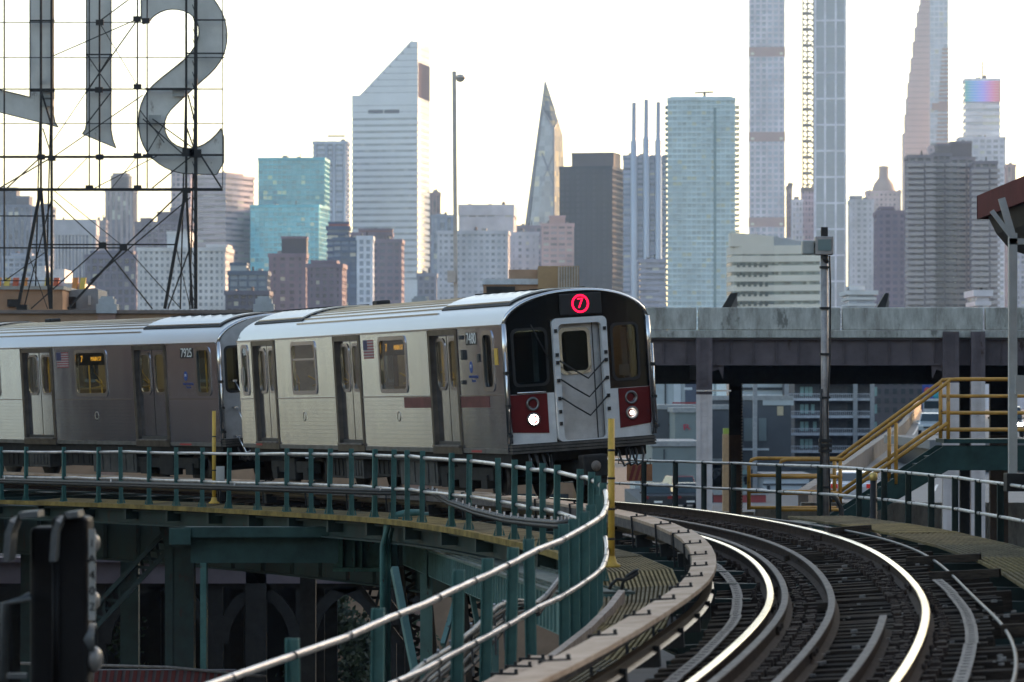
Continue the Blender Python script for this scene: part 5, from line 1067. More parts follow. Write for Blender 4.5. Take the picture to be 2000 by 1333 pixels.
# ---------------------------------------------------------------- low buildings and yard under the viaduct
def lowb(label, x0, x1, y0, Y, m, parts=(), name='low_building', dp=14, y1=None):
    t = thing(name, label, 'building', (P((x0 + x1) / 2, 0, Y).x, Y, GZ)); a, b = P(x0, y0, Y), P(x1, y0, Y); t['category'] = 'building'
    mb = MB(); mb.box(a.x, b.x, Y, Y + dp, GZ, a.z); mb.build('wall', m, t)
    mb = MB(); mb.box(a.x - .15, b.x + .15, Y - .15, Y + dp, a.z, a.z + .35); mb.build('roof', mat('roof_grey', (.3, .31, .32), .7), t)
    for nm, q0, q1, r0, r1, mm in parts:
        mb = MB(); pbox(mb, q0, q1, r0, r1, Y - .12, .1); mb.build(nm, mm, t)
    return t
gdk = mat('dark_cladding', (.085, .092, .105), .7, 0, .15, .3); gmd = mat('grey_cladding', (.19, .23, .235), .7, 0, .12, .3); gpl = mat('pale_cladding', (.42, .47, .5), .7, 0, .15, .3); pane = mat('dark_pane', (.05, .06, .07), .15); wsh = mat('white_shed', (.6, .65, .7), .6, 0, .1, .3); redm = mat('red_roof', (.3, .05, .05), .7, 0, .2, .3); tealp = mat('teal_door', (.25, .42, .42), .4)
lowb('pale blue grey building with tall bays behind the cab front', 1240, 1338, 735, 340, gpl, [('window_bay', 1298, 1301, 745, 800, pane), ('window_bay', 1316, 1330, 745, 798, wsh), ('window', 1336, 1352, 757, 762, wsh)])
lowb('dark blue tower block between the first column and the cab', 1337, 1362, 735, 420, mat('blue_dark', (.06, .08, .13), .5))
lowb('long dark clad building with two tiny windows left of the column', 1262, 1432, 800, 300, gdk, [('window', 1285, 1289, 827, 834, pane), ('window', 1306, 1311, 827, 834, pane), ('roof_trim', 1313, 1362, 786, 789, redm)])
lb = lowb('grey green billboard wall with a small red mark', 1318, 1366, 806, 290, gmd, [('roof_box', 1327, 1362, 798, 805, gdk)])
text('wall_mark', 'R', .6, mat('mark_red', (.5, .04, .08), .6), frame_M(P(1341, 835, 289.8), Vector((1, 0, .2)), Vector((0, 0, 1)), Vector((0, -1, 0))), lb, .02, world=True, scalex=1.6)
lowb('low grey shed in front of the dark clad building', 1274, 1366, 872, 270, gmd, [('door', 1296, 1298, 878, 900, pane), ('roof_trim', 1274, 1366, 869, 873, gdk)])
lowb('dark grey building with two blind windows right of the column', 1388, 1545, 782, 310, gdk, [('blind_window', 1453, 1470, 817, 862, gmd), ('blind_window', 1482, 1497, 817, 862, gmd), ('ledge', 1448, 1502, 876, 880, wsh), ('gable_lamp', 1392, 1398, 795, 799, wsh), ('gable_lamp', 1411, 1418, 795, 799, wsh), ('vent', 1403, 1405, 862, 874, wsh), ('sign_box', 1518, 1530, 794, 812, mat('cream_sign', (.55, .45, .3), .6)), ('window_strip', 1490, 1550, 780, 792, gpl)])
lowb('white banded building with a bright roof edge beyond the dark one', 1446, 1550, 745, 345, gpl, [('roof_edge', 1446, 1549, 771, 778, mat('bright_white', (.75, .78, .8), .5)), ('window_strip', 1446, 1549, 757, 762, pane)])
tan_ = tag(thing('tan_pylon', 'slim tan pylon with a yellow green cap beside the brown column', 'pylon', (P(1419, 0, 200).x, 200, GZ))); mb = MB(); a, b = P(1412, 848, 200), P(1427, 848, 200); mb.box(a.x, b.x, 200, 200.6, GZ, a.z); mb.build('shaft', mat('tan_render', (.42, .26, .14), .8), tan_); mb = MB(); pbox(mb, 1413, 1426, 837, 848, 200, .5); mb.build('cap', mat('lime', (.3, .38, .05), .6), tan_)
# apartment block with stacked balconies
gb = thing('balcony_block', 'dark apartment block with stacked balcony slabs seen beneath the viaduct', 'building', (P(1620, 0, 330).x, 330, GZ)); YG = 330
mb = MB(); a, b = P(1552, 735, YG), P(1705, 735, YG); mb.box(a.x, b.x, YG, YG + 15, GZ, a.z); mb.build('wall', mat('balcony_wall', (.075, .075, .085), .7), gb)
for i in range(7):
    y = 744 + i * 34 - 0; mb = MB(); pbox(mb, 1539, 1706, y, y + 5, YG - 1.6, 1.6); sl = mb.build('balcony_slab', mat('slab_grey', (.5, .52, .57), .7), gb)
    mb = MB(); pbox(mb, 1540, 1705, y - 9, y - 7.5, YG - 1.55, .06)
    for x in range(1541, 1705, 4): pbox(mb, x, x + .8, y - 8, y, YG - 1.55, .03)
    mb.build('balustrade', mat('slab_grey', (.3, .3, .3), .6), sl)
    for x in (1563, 1572, 1716 - 10, 1640 - 60 + (i % 3) * 4):
        mb = MB(); pbox(mb, x, x + 7, y + 12, y + 30, YG - .06, .05); mb.build('balcony_door', tealp, gb)
    for x in (1600, 1655): mb = MB(); pbox(mb, x, x + 12, y + 10, y + 30, YG - .05, .04); mb.build('window', pane, gb)
for x in (1533, 1667, 1700): mb = MB(); pbox(mb, x, x + 8, 720, 990, YG - 2.0, .4); mb.build('column', mat('pillar_grey', (.3, .31, .33), .7), gb)
mb = MB(); pbox(mb, 1471, 1479, 735, 990, 280, .5); tag(mb.build('utility_pole', mat('pillar_grey', (.3, .31, .33), .7)), 'grey square pole in front of the dark grey building', 'pole')
# dark residential tower beneath the viaduct at far right
lowb('dim grid fronted building right of the balcony block', 1706, 1850, 735, 420, mat('purple_dark', (.08, .075, .09), .7), [('window', 1712 + i * 16, 1720 + i * 16, 742 + j * 18, 752 + j * 18, pane) for i in range(8) for j in range(4)])
# yard sheds, tents and cars
for i, (x0, x1, y0, y1, Y, m_, lab) in enumerate(((1276, 1330, 915, 960, 330, gmd, 'grey yard shed nearest the cab front'), (1298, 1362, 905, 960, 345, wsh, 'white yard shed with bright metal roof'), (1388, 1412, 905, 960, 300, wsh, 'white yard shed beside the tan pylon'), (1448, 1466, 917, 955, 300, tealp, 'pale teal kiosk behind the orange handrail'), (1490, 1612, 905, 945, 320, gmd, 'grey long shed behind the orange handrail'), (1492, 1580, 935, 955, 290, wsh, 'white low trailer behind the orange handrail'))):
    lowb(lab, x0, x1, y0, Y, m_, [('door', x0 + 6, x0 + 12, y0 + 14, y0 + 30, pane), ('eave', x0 - 2, x1 + 2, y0 + 10, y0 + 13, gdk), ('window', x1 - 14, x1 - 5, y0 + 15, y0 + 24, pane)], 'yard_shed', 8)
lowb('red brown low wall along the yard edge', 1388, 1496, 967, 262, redm, [('gate', 1420, 1440, 972, 990, gdk)], 'yard_wall', 4)
yd = tag(MB().box(P(1200, 0, 330).x, P(1640, 0, 330).x, 235, 300, GZ, -7.3).build('raised_yard', mat('yard_asphalt', (.12, .125, .13), .85)), 'raised grey yard with parked cars under the viaduct', kind='structure')
for i, (px, Y, c, lab) in enumerate(((1283, 245, (.03, .035, .04), 'dark parked car in the yard nearest the cab front'), (1306, 285, (.3, .32, .35), 'grey parked car in the yard beside the pale van roof'), (1338, 246, (.03, .03, .035), 'black parked car in the yard left of the first column'), (1353, 252, (.05, .05, .06), 'black parked car in the yard hard against the first column'), (1322, 268, (.2, .05, .05), 'maroon parked car in the second yard row'))):
    vehicle(lab, Matrix.Translation((P(px, 0, Y).x, Y, -7.29)) @ Matrix.Rotation(R(180 + i * 3), 4, 'Z'), c, 'sedan' if i % 2 else 'suv', lights=False, grp='cars parked in the yard')
# ---------------------------------------------------------------- skyline
def sbox(mb, x0, x1, y0, y1, z0, z1): return mb.box(x0, x1, y0, y1, z0, z1)
WALLS = {}
def tower(label, x0, xf, xr, ytop, Y, fp, cp, style='grid', wall=(.3, .28, .28), glass=(.06, .07, .09), sf=.4, pf=.35, D=None, name='skyscraper', pane_each=False, top=None, lit=.0, wr=.75, gr=.12, pale=.12, light=(.5, .5, .46), gm=0., prd=.35, ybot=None, gvar=.4, gspec=.5, cap=True):
    """box tower; x0..xf front face and xf..xr right face in photo columns at distance Y"""
    br_ = 1.0 if max(wall) < .1 else 1.22
    wall = (wall[0] * .92 * br_, wall[1] * .97 * br_, wall[2] * 1.08 * br_); glass = tuple((g_ * .75 + w_ * .25) * c_ for g_, w_, c_ in zip(glass, wall, (.9, .97, 1.08)))
    k = Y / F; wf = max(1, (xf - x0) * k); wr_ = (xr - xf) * k
    if wr_ > .5:
        D = D or max(18, min(60, wf * .8)); a = math.atan2(wr_ / D, wf / (wf)) if False else math.asin(min(.8, wr_ / D)); W = wf / math.cos(a)
    else: a = 0.; D = D or max(14, wf * .6); W = wf
    pl = P(x0, 0, Y); O = Vector((pl.x, Y + W * math.sin(a), GZ)); H = (YH - ytop) * k - GZ
    M = Matrix.Translation(O) @ Matrix.Rotation(-a, 4, 'Z'); t = thing(name, label, 'building', M=M); B = lambda mb, n, m: mb.build(n, m, t, False)
    fh, cw = fp * k, cp * k; nf = max(1, round(H / fh)); nc = max(1, round(W / cw)); cw = W / nc; fh = H / nf; ncd = max(1, round(D / cw)); cd = D / ncd
    key = 'w_%.2f_%.2f_%.2f' % tuple(wall); wm = mat(key, wall, wr, 0, .22, .06, spec=.15); gmat = cellglass('g_%s_%d' % (label[:18], len(MATS)), glass, cw, fh, gvar, lit, gr, light, gm, pale, gspec)
    z_lo = max(0, ((YH - (ybot or 700)) * k - GZ)); f0 = int(z_lo / fh)
    e = prd
    B(MB().box(e, W - e, e, D - e, 0, H - .2), 'glazing', gmat)
    if z_lo > 1: B(MB().box(0, W, 0, D, 0, f0 * fh), 'podium', wm)
    if style in ('grid', 'bands'):
        mb = MB()
        for i in range(f0, nf): mb.box(0, W, 0, D, i * fh, i * fh + fh * sf)
        B(mb, 'spandrels', wm)
    if style in ('grid', 'piers'):
        mb = MB(); pw = cw * pf; o_ = .03 if style == 'grid' else 0
        for i in range(nc + 1):
            x = min(max(i * cw - pw / 2, -o_), W - pw + o_); mb.box(x, x + pw, -o_, e + .02, f0 * fh, H - .1)
        for j in range(1, ncd + 1):
            y = min(j * cd - cd * pf / 2, D - cd * pf); mb.box(W - e - .02, W + o_, y, y + cd * pf, f0 * fh, H - .1); mb.box(-o_, e + .02, y, y + cd * pf, f0 * fh, H - .1)
        B(mb, 'piers', wm)
    if pane_each:
        pmn = MB().box(0, cw * (1 - pf), 0, .08, 0, fh * (1 - sf)).mesh('window_pane', gmat); cnt = 0
        for i in range(nf - 1, f0 - 1, -1):
            for j in range(nc):
                if cnt >= 290: break
                o = link('window_pane', pmn, t, False); o.location = (j * cw + cw * pf / 2, e - .1, i * fh + fh * sf); cnt += 1
    if cap: B(MB().box(-.3, W + .3, -.3, D + .3, H - .2, H + fh * .5), 'parapet', wm)
    for tp in (top or ()):      # (px0, px1, ytop, colour) boxes on the roof
        q0, q1, yt, col = tp[:4]; X0, X1 = (q0 - x0) * k / math.cos(a), (q1 - x0) * k / math.cos(a); zt = (YH - yt) * k - GZ
        B(MB().box(X0, X1, D * .2, D * .8, H - .3, zt), 'roof_box', mat('w_%.2f_%.2f_%.2f' % tuple(col), col, wr, 0, .12, .05))
        B(MB().box(X0 - .2, X1 + .2, D * .2 - .2, D * .8 + .2, zt, zt + .8), 'roof_edge', wm)
    if name == 'skyscraper' and ytop > 0 and cap:      # roof plant: water tanks, huts, masts
        rnd = random.Random(label)
        for q in range(rnd.randint(1, 3)):
            x_, s_ = rnd.uniform(.1, .8) * W, rnd.uniform(1.5, 4.) * k / .25 * .3
            if rnd.random() < .4: B(MB().lathe((x_, D * .3, H + fh * .5), [(s_ * .8, 0), (s_ * .8, s_ * 1.6), (0, s_ * 2.2)], 10), 'water_tank', mat('tank_brown', (.16, .12, .1), .8))
            else: B(MB().box(x_, x_ + s_ * 2.2, D * .25, D * .5, H + fh * .5, H + fh * .5 + s_ * 1.3), 'roof_hut', mat('hut_grey', (.25, .24, .24), .8))
        if rnd.random() < .5: B(MB().bar((W * .6, D * .4, H), (W * .6, D * .4, H + 16 * k), .5), 'roof_mast', dark)
    t['_dim'] = (W, D, H, k); return t
# ---- far left group
tower('blue grey slab tower with dark crown at the left edge', -30, 60, 62, 405, 2300, 9, 12, 'piers', (.17, .18, .21), (.10, .11, .14), top=[(-25, 30, 368, (.08, .08, .10)), (30, 55, 385, (.12, .11, .12))])
tower('narrow blue grey tower behind the left sign post', 62, 100, 102, 408, 2250, 10, 13, 'grid', (.20, .21, .24), (.10, .11, .14))
tower('low pale tower with a white roof box at the left', 5, 96, 98, 505, 1800, 10, 12, 'grid', (.30, .31, .34), (.14, .15, .18), top=[(20, 60, 498, (.4, .4, .42))])
tower('white ribbed slab with close vertical fins', 106, 187, 188, 459, 1900, 60, 7, 'piers', (.38, .36, .36), (.14, .14, .17), pf=.45, top=[(110, 124, 432, (.15, .14, .14))])
t = tower('beige art deco tower with crowned top behind the sign', 205, 259, 263, 375, 2500, 9, 11, 'piers', (.34, .27, .25), (.16, .14, .15), pf=.5, top=[(214, 250, 345, (.3, .24, .22)), (218, 246, 340, (.25, .2, .19))])
tower('beige shoulder block left of the art deco tower', 189, 207, 208, 435, 2450, 9, 9, 'grid', (.32, .26, .25), (.16, .14, .15))
tower('dusky mauve stepped block behind the sign frame', 263, 368, 370, 438, 2100, 10, 12, 'grid', (.17, .14, .16), (.10, .09, .11), top=[(272, 292, 428, (.17, .14, .16)), (305, 366, 416, (.16, .13, .15)), (330, 366, 408, (.16, .13, .15))])
tower('pink stone tower behind the lower bowl of the letter', 334, 372, 374, 338, 2500, 10, 9, 'grid', (.40, .31, .30), (.2, .17, .18))
tower('grey banded office tower with coppery lit flank', 372, 441, 490, 346, 2200, 11, 30, 'bands', (.42, .34, .33), (.18, .15, .16), sf=.55, D=34, top=[(380, 430, 338, (.3, .28, .3))])
tower('mauve brown apartment block with sloping shoulders', 166, 266, 268, 505, 1300, 15, 13, 'grid', (.15, .135, .16), (.08, .085, .11), sf=.35, top=[(175, 258, 494, (.13, .12, .14))], pane_each=False)
tower('pale grid apartment slab with many small windows', 268, 440, 446, 490, 1200, 12.5, 11, 'grid', (.50, .47, .44), (.13, .15, .18), sf=.5, pf=.5, pane_each=True, top=[(322, 366, 456, (.55, .57, .6)), (400, 440, 482, (.45, .45, .45))])
tower('dark glass office block left of the brown masonry blocks', 446, 522, 524, 536, 1100, 14, 17, 'grid', (.09, .11, .14), (.14, .18, .22), sf=.3, pf=.2, pale=.3, light=(.5, .45, .42), top=[(448, 480, 518, (.3, .33, .36))], pane_each=True)
tower('dark low block with a fire stair below the teal tower', 440, 524, 525, 575, 900, 14, 14, 'grid', (.11, .10, .12), (.06, .06, .08))
# ---- teal tower
teal = (.10, .34, .36)
tower('teal glass tower, upper setback block', 504, 634, 639, 313, 2300, 10, 9, 'grid', (.11, .36, .39), (.08, .29, .32), sf=.25, pf=.12, gr=.08, gspec=.8, gvar=.22, pale=.07, light=(.45, .6, .45), prd=.15, wr=.4)
tower('teal glass tower, broader lower block with golden flank', 488, 623, 638, 405, 2200, 10, 9, 'grid', (.15, .49, .52), (.11, .41, .44), sf=.25, pf=.12, gr=.08, gspec=.8, gvar=.25, pale=.08, light=(.5, .62, .5), prd=.15, wr=.4, D=36)
t = tower('grey tower of polished round shafts behind the teal tower', 611, 679, 681, 281, 2600, 10, 60, 'bands', (.40, .42, .46), (.22, .24, .28), sf=.5)
W, D, H, k = t['_dim']
for x in (1.5, 9, 14, 21):
    MB().lathe((x * W / 23, 0, 0), [(W * .055, H * .3), (W * .055, H), (0, H)], 14).build('shaft', mat('shaft_steel', (.5, .52, .55), .3, .6, .1, .02), t, False)
MB().box(W * .4, W * .9, D * .3, D * .4, H + 5, H + 6).build('roof_mast', dark, t, False)
tower('dark blue glass block with red brick crown', 638, 682, 684, 448, 1500, 12, 20, 'bands', (.07, .09, .14), (.12, .17, .24), sf=.4, top=[(641, 680, 437, (.28, .09, .09))])
tower('dark blue glass block, lower stepped wing', 650, 698, 700, 470, 1450, 12, 16, 'grid', (.08, .11, .16), (.13, .18, .26), sf=.4, pf=.2)
tower('slim white banded apartment tower', 697, 728, 729, 468, 1400, 14, 14, 'grid', (.55, .56, .58), (.12, .15, .2), sf=.35, pf=.35, pane_each=True)
tower('red brown apartment tower with flat crown', 684, 766, 768, 460, 1600, 12, 14, 'grid', (.21, .155, .17), (.14, .115, .135), sf=.5, pf=.4, top=[(700, 766, 450, (.24, .13, .13))])
tower('red brown apartment wing with rounded corner', 724, 784, 787, 474, 1500, 13, 15, 'grid', (.21, .165, .185), (.12, .12, .15), sf=.5, pf=.35, pane_each=True)
tower('dusky masonry block with a dark water tank house', 525, 597, 600, 502, 1250, 13, 16, 'grid', (.17, .13, .15), (.08, .08, .1), sf=.45, pf=.5, top=[(549, 598, 466, (.07, .065, .08))])
tower('dusky stepped masonry block beside the tank house', 600, 668, 672, 522, 1150, 13, 14, 'grid', (.17, .13, .15), (.08, .08, .1), sf=.45, pf=.5, top=[(606, 655, 513, (.16, .12, .14)), (660, 668, 520, (.5, .2, .12))])
# ---- slant topped tower
YC = 2650; kc = YC / F; a = R(9.7); Wc = (816 - 686.5) * kc / math.cos(a); Dc = (837 - 816) * kc / math.sin(a); Oc = Vector((P(686.5, 0, YC).x, YC + Wc * math.sin(a), GZ))
ct = thing('skyscraper', 'white banded skyscraper with a slanted wedge roof', 'building', M=Matrix.Translation(Oc) @ Matrix.Rotation(-a, 4, 'Z')); B = lambda mb, n, m: mb.build(n, m, ct, False)
hz = lambda y: (YH - y) * kc - GZ; Hl, Hs, Ht = hz(188), hz(188), hz(80)
whitew = mat('white_aluminium', (.74, .76, .80), .6, 0, .06, .03, spec=.2); cg = cellglass('citi_glass', (.30, .33, .37), 3.0, 3.9, .25, rough=.15, pale=.1, light=(.5, .5, .5))
xs_ = (14 * kc, (805 - 686.5) * kc / math.cos(a))
B(MB().prism([(.3, 0), (Wc - .3, 0), (Wc - .3, Ht - 1.5), (xs_[1], Ht - 1.5), (xs_[0], Hs - .3), (.3, Hl - .3)], (Vector((0, .3, 0)), Vector((1, 0, 0)), Vector((0, 0, 1)), Vector((0, 1, 0))), Dc - .6), 'glazing', cg)
def wid(z): return (0, Wc) if z < Hs else (min(Wc - 1, xs_[0] + (z - Hs) / (Ht - Hs) * (xs_[1] - xs_[0])), Wc)
mb = MB(); nfl = 58; fh = Ht / nfl
for i in range(20, nfl):
    z = i * fh; xa, xb = wid(z + fh * .62)
    frac = .62 if z < hz(240) else .9
    mb.box(xa, xb, 0, Dc, z, z + fh * frac)
B(mb, 'spandrels', whitew)
mb = MB(); p_ = [(xs_[0], Hs), (xs_[1], Ht)]; mb.prism([(0, Hl - 2), (Wc, Hl - 2), (Wc, Hl + 1), (0, Hl + 1)], (Vector((0, -.05, 0)), Vector((1, 0, 0)), Vector((0, 0, 1)), Vector((0, 1, 0))), .3); B(mb, 'roof_band', whitew)
B(MB().prism([(xs_[0] - .5, Hs), (xs_[0] + 1.5, Hs), (xs_[1] + .5, Ht), (xs_[1] - .8, Ht)], (Vector((0, -.1, 0)), Vector((1, 0, 0)), Vector((0, 0, 1)), Vector((0, 1, 0))), Dc + .2), 'sloping_roof', whitew)
for q0, q1 in ((719, 749), (751, 781)): B(MB().box((q0 - 686.5) * kc, (q1 - 686.5) * kc, -.12, .2, hz(221), hz(214)), 'louvre', mat('louvre_dark', (.10, .10, .12), .6))
B(MB().box(Wc - .2, Wc + .15, 1.5, Dc - .5, hz(190), hz(121)), 'side_louvre', mat('louvre_mauve', (.11, .09, .11), .9, spec=.0)); B(MB().box(0, Wc, 0, Dc, 0, 20 * fh), 'podium', whitew)
mb = MB()
for i in range(1, 42): mb.box(i * Wc / 42 - .12, i * Wc / 42 + .12, -.06, .25, 20 * fh, min(Ht - 1, Hs + max(0, (i * Wc / 42 - xs_[0]) / (xs_[1] - xs_[0])) * (Ht - Hs)))
B(mb, 'mullions', mat('mullion_grey', (.6, .62, .66), .6, 0))
# ---- centre
tower('small brown tower peeping right of the wedge tower', 838, 860, 861, 382, 2700, 11, 7, 'piers', (.24, .17, .17), (.16, .12, .13), top=[(850, 859, 377, (.4, .2, .16))])
tower('grey blue slab right of the wedge tower', 842, 886, 888, 425, 2300, 10, 14, 'piers', (.28, .29, .33), (.18, .19, .23), top=[(852, 866, 420, (.3, .3, .33))])
tower('grey apartment slab behind the lamp post, tall upper block', 896, 1003, 1009, 420, 1700, 40, 17, 'grid', (.44, .41, .41), (.34, .32, .33), sf=.9, pf=.2, top=[(976, 1003, 412, (.13, .11, .12)), (910, 925, 416, (.3, .3, .3))], D=40)
tower('grey apartment slab behind the lamp post, lower window block', 854, 992, 996, 457, 1600, 12.5, 11.5, 'grid', (.46, .44, .44), (.22, .23, .26), sf=.55, pf=.45, pane_each=True, ybot=600)
tower('grey apartment wing with stacked balconies', 994, 1052, 1054, 460, 1650, 12.5, 15, 'grid', (.40, .39, .41), (.20, .21, .25), sf=.5, pf=.6)
tower('low grey block at the foot of the wedge tower', 815, 852, 853, 540, 1300, 13, 13, 'grid', (.24, .24, .27), (.14, .14, .18))
tower('pink stepped tower in front of the glass spire', 1058, 1121, 1123, 442, 1900, 11, 15, 'grid', (.48, .31, .28), (.24, .2, .21), sf=.55, pf=.25, top=[(1073, 1104, 424, (.46, .3, .28))])
tower('mauve block between the grey slab and the pink tower', 1006, 1060, 1061, 446, 2300, 11, 14, 'grid', (.26, .2, .22), (.16, .14, .16), top=[(1054, 1058, 436, (.55, .42, .35))])
# glass spire
YSp = 3000; ks = YSp / F
sp = thing('skyscraper', 'tapering glass spire tower leaning to a sharp point', 'building', (P(1062, 0, YSp).x, YSp, GZ)); sp_ = lambda x, y: Vector((P(x, y, YSp).x, 0, P(x, y, YSp).z))
def facet(name, pts, m): 
    vs_ = [Vector((P(x, y, YSp + d).x, YSp + d, P(x, y, YSp + d).z)) for x, y, d in pts]; return MB().add(vs_, [tuple(range(len(vs_)))]).build(name, m, sp)
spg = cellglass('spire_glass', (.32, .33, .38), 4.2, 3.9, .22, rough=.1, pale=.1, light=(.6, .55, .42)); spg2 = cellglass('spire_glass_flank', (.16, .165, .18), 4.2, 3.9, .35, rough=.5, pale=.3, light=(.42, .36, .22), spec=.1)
facet('front_facet', [(1026, 443, 0), (1018, 600, 0), (1082, 600, -6), (1082, 252, -6), (1059, 214, -2), (1064.6, 160, 8)], spg)
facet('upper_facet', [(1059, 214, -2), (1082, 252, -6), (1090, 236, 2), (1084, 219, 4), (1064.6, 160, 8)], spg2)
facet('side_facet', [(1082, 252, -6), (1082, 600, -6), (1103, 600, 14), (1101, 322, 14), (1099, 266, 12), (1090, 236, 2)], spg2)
facet('back_facet', [(1064.6, 160, 8), (1084, 219, 4), (1099, 266, 12), (1101, 322, 14), (1103, 600, 40), (1018, 600, 40), (1026, 443, 40)], spg)
mb = MB()
for p, q in (((1059, 214, -2), (1082, 252, -6)), ((1082, 252, -6), (1082, 600, -6)), ((1064.6, 160, 8), (1059, 214, -2)), ((1082, 252, -6), (1090, 236, 2)), ((1059, 214, -2), (1030, 443, 0)), ((1058, 300, -3), (1082, 360, -6)), ((1040, 400, 0), (1082, 300, -6)), ((1030, 443, 0), (1082, 560, -6)), ((1064.6, 160, 8), (1084, 219, 4)), ((1026, 443, 0), (1064.6, 160, 8))):
    mb.bar(P(p[0], p[1], YSp + p[2] - .4), P(q[0], q[1], YSp + q[2] - .4), 1.0, 1.0)
mb.build('diagrid_members', mat('spire_steel', (.22, .22, .26), .5), sp)
# dark tower
tower('dark bronze skyscraper with a low penthouse', 1093, 1196, 1222, 330, 2350, 11.2, 10.3, 'grid', (.018, .02, .03), (.045, .042, .055), sf=.35, pf=.3, pane_each=True, D=40, light=(.24, .17, .15), pale=.1, gvar=.5, gspec=.1, top=[(1112, 1194, 299, (.05, .04, .05))], gr=.2, ybot=590)
# shafts
t = tower('blue grey tower fronted by tall round shafts with chimneys', 1217, 1302, 1304, 308, 2300, 10, 20, 'bands', (.25, .28, .35), (.16, .19, .25), sf=.55)
W, D, H, k = t['_dim']
for px, yt, yw in ((1238.5, 201, 277), (1262.5, 195, 272), (1286, 200, 276)):
    x = (px - 1217) * k; MB().lathe((x, -1, 0), [(7 * k, 0), (7 * k, (YH - yw) * k - GZ), (5 * k, (YH - yw) * k - GZ + 1), (4.2 * k, (YH - yt) * k - GZ), (0, (YH - yt) * k - GZ)], 16).build('shaft', mat('shaft_blue', (.33, .37, .45), .35, .4, .08, .02), t, False)
tower('low banded block at the foot of the round shafts', 1249, 1300, 1302, 512, 1500, 11, 12, 'bands', (.30, .29, .33), (.2, .19, .22), sf=.5)
t = tower('pale green glass tower with balconies down its right edge', 1304, 1436, 1440, 196, 2100, 10.6, 9.5, 'grid', (.44, .53, .52), (.27, .37, .37), sf=.34, pf=.12, gvar=.2, pale=.16, light=(.42, .47, .38), prd=.3, wr=.5, D=26, top=[(1310, 1430, 190, (.25, .36, .4))])
W, D, H, k = t['_dim']; mb = MB()
for i in range(int(H / (10.6 * k))): mb.box(W - 1, W + 2.4, 2, D - 2, i * 10.6 * k + .4, i * 10.6 * k + 1.0)
for i in range(int(H / (10.6 * k))): mb.box(-1.4, .5, 2, D - 2, i * 10.6 * k + .4, i * 10.6 * k + 1.0)
mb.build('balcony_slabs', mat('balcony_pale', (.45, .5, .48), .6), t, False)
MB().box(W * .36, W * .40, 3, 6, 0, H).build('recess', mat('recess_teal', (.1, .2, .23), .5), t, False) if False else MB().box(W * .68, W * .72, -.1, 2, 0, H - 4).build('recess', mat('recess_teal', (.12, .22, .25), .5), t, False)
mb = MB(); mb.bar((W * .55, D / 2, H), (W * .55, D / 2, H + 5), 1.4); mb.bar((W * .40, D / 2, H + 5), (W * .68, D / 2, H + 5.4), .9); mb.build('roof_crane', dark, t, False)
# slender square tower with grid windows
t = tower('very slender white grid tower rising out of the frame', 1463, 1533, 1537, -60, 2900, 11.5, 11.66, 'grid', (.56, .50, .51), (.34, .38, .41), sf=.38, pf=.36, pane_each=True, D=26, gvar=.3, pale=.15, light=(.4, .45, .45), ybot=460, prd=.8)
W, D, H, k = t['_dim']
for y in (92, 258, 425):
    z = (YH - y) * k - GZ; MB().box(-.2, W + .2, -.15, D + .1, z - 11.5 * 1.6 * k, z).build('open_floor_band', mat('rosy_band', (.44, .30, .29), .7), t, False)
    for x in (W * .1, W * .9): MB().box(x - 1.3, x + 1.3, -.4, .2, z - 11.5 * 1.35 * k, z - 4).build('open_bay', mat('bay_light', (.75, .72, .6), .7), t, False)
tower('low block at the foot of the slender grid tower', 1455, 1545, 1546, 470, 2500, 11, 11, 'grid', (.40, .36, .38), (.22, .22, .26))
tower('thin dark stub left of the hoist', 1538, 1547, 1548, 368, 2700, 11, 9, 'grid', (.22, .16, .15), (.15, .1, .1))
tower('white stub block below the hoist', 1547, 1568, 1570, 395, 2600, 11, 7, 'grid', (.48, .46, .48), (.3, .3, .33))
t = tower('mauve framed base of the hoist', 1566, 1590, 1592, 372, 2650, 11, 6, 'grid', (.33, .26, .29), (.16, .13, .16))
W, D, H, k = t['_dim']
hm = tag(thing('construction_hoist', 'lattice construction hoist mast beside the mullioned tower', 'hoist', P(1578, 372, 2655)))
mb = MB(); 
for px in (1568, 1577, 1589): mb.bar(P(px, 374, 2650), P(px, -60, 2650), .9)
for i in range(42):
    y = 372 - i * 10.4; mb.bar(P(1567, y, 2650), P(1590, y, 2650), .9, .9); mb.bar(P(1568, y, 2650), P(1577, y - 10, 2650), .5); mb.bar(P(1577, y, 2652), P(1589, y - 10, 2652), .5)
    if i % 3 == 0: mb.box(P(1570, y, 2649).x, P(1586, y, 2649).x, 2649, 2652, P(0, y, 2650).z, P(0, y - 5, 2650).z)
mb.build('mast_lattice', mat('hoist_brown', (.17, .14, .12), .6), hm)
# big mullioned tower: each bay a pane
t = tower('tall grey tower of large framed glass bays', 1591, 1653, 1659, -60, 2500, 52, 20.7, 'grid', (.62, .58, .59), (.29, .295, .31), sf=.07, pf=.18, pane_each=True, D=30, gvar=.3, pale=.0, prd=.5, gr=.1)
W, D, H, k = t['_dim']; mb = MB()
for i in range(int(H / (10.4 * k))): mb.box(.2, W - .2, .25, 1, i * 10.4 * k, i * 10.4 * k + .7)
for x in (.11, .22, .44, .55, .77, .88): mb.box(W * x - .12, W * x + .12, .2, .9, 0, H)
mb.build('transoms', mat('transom', (.30, .33, .38), .5), t, False)
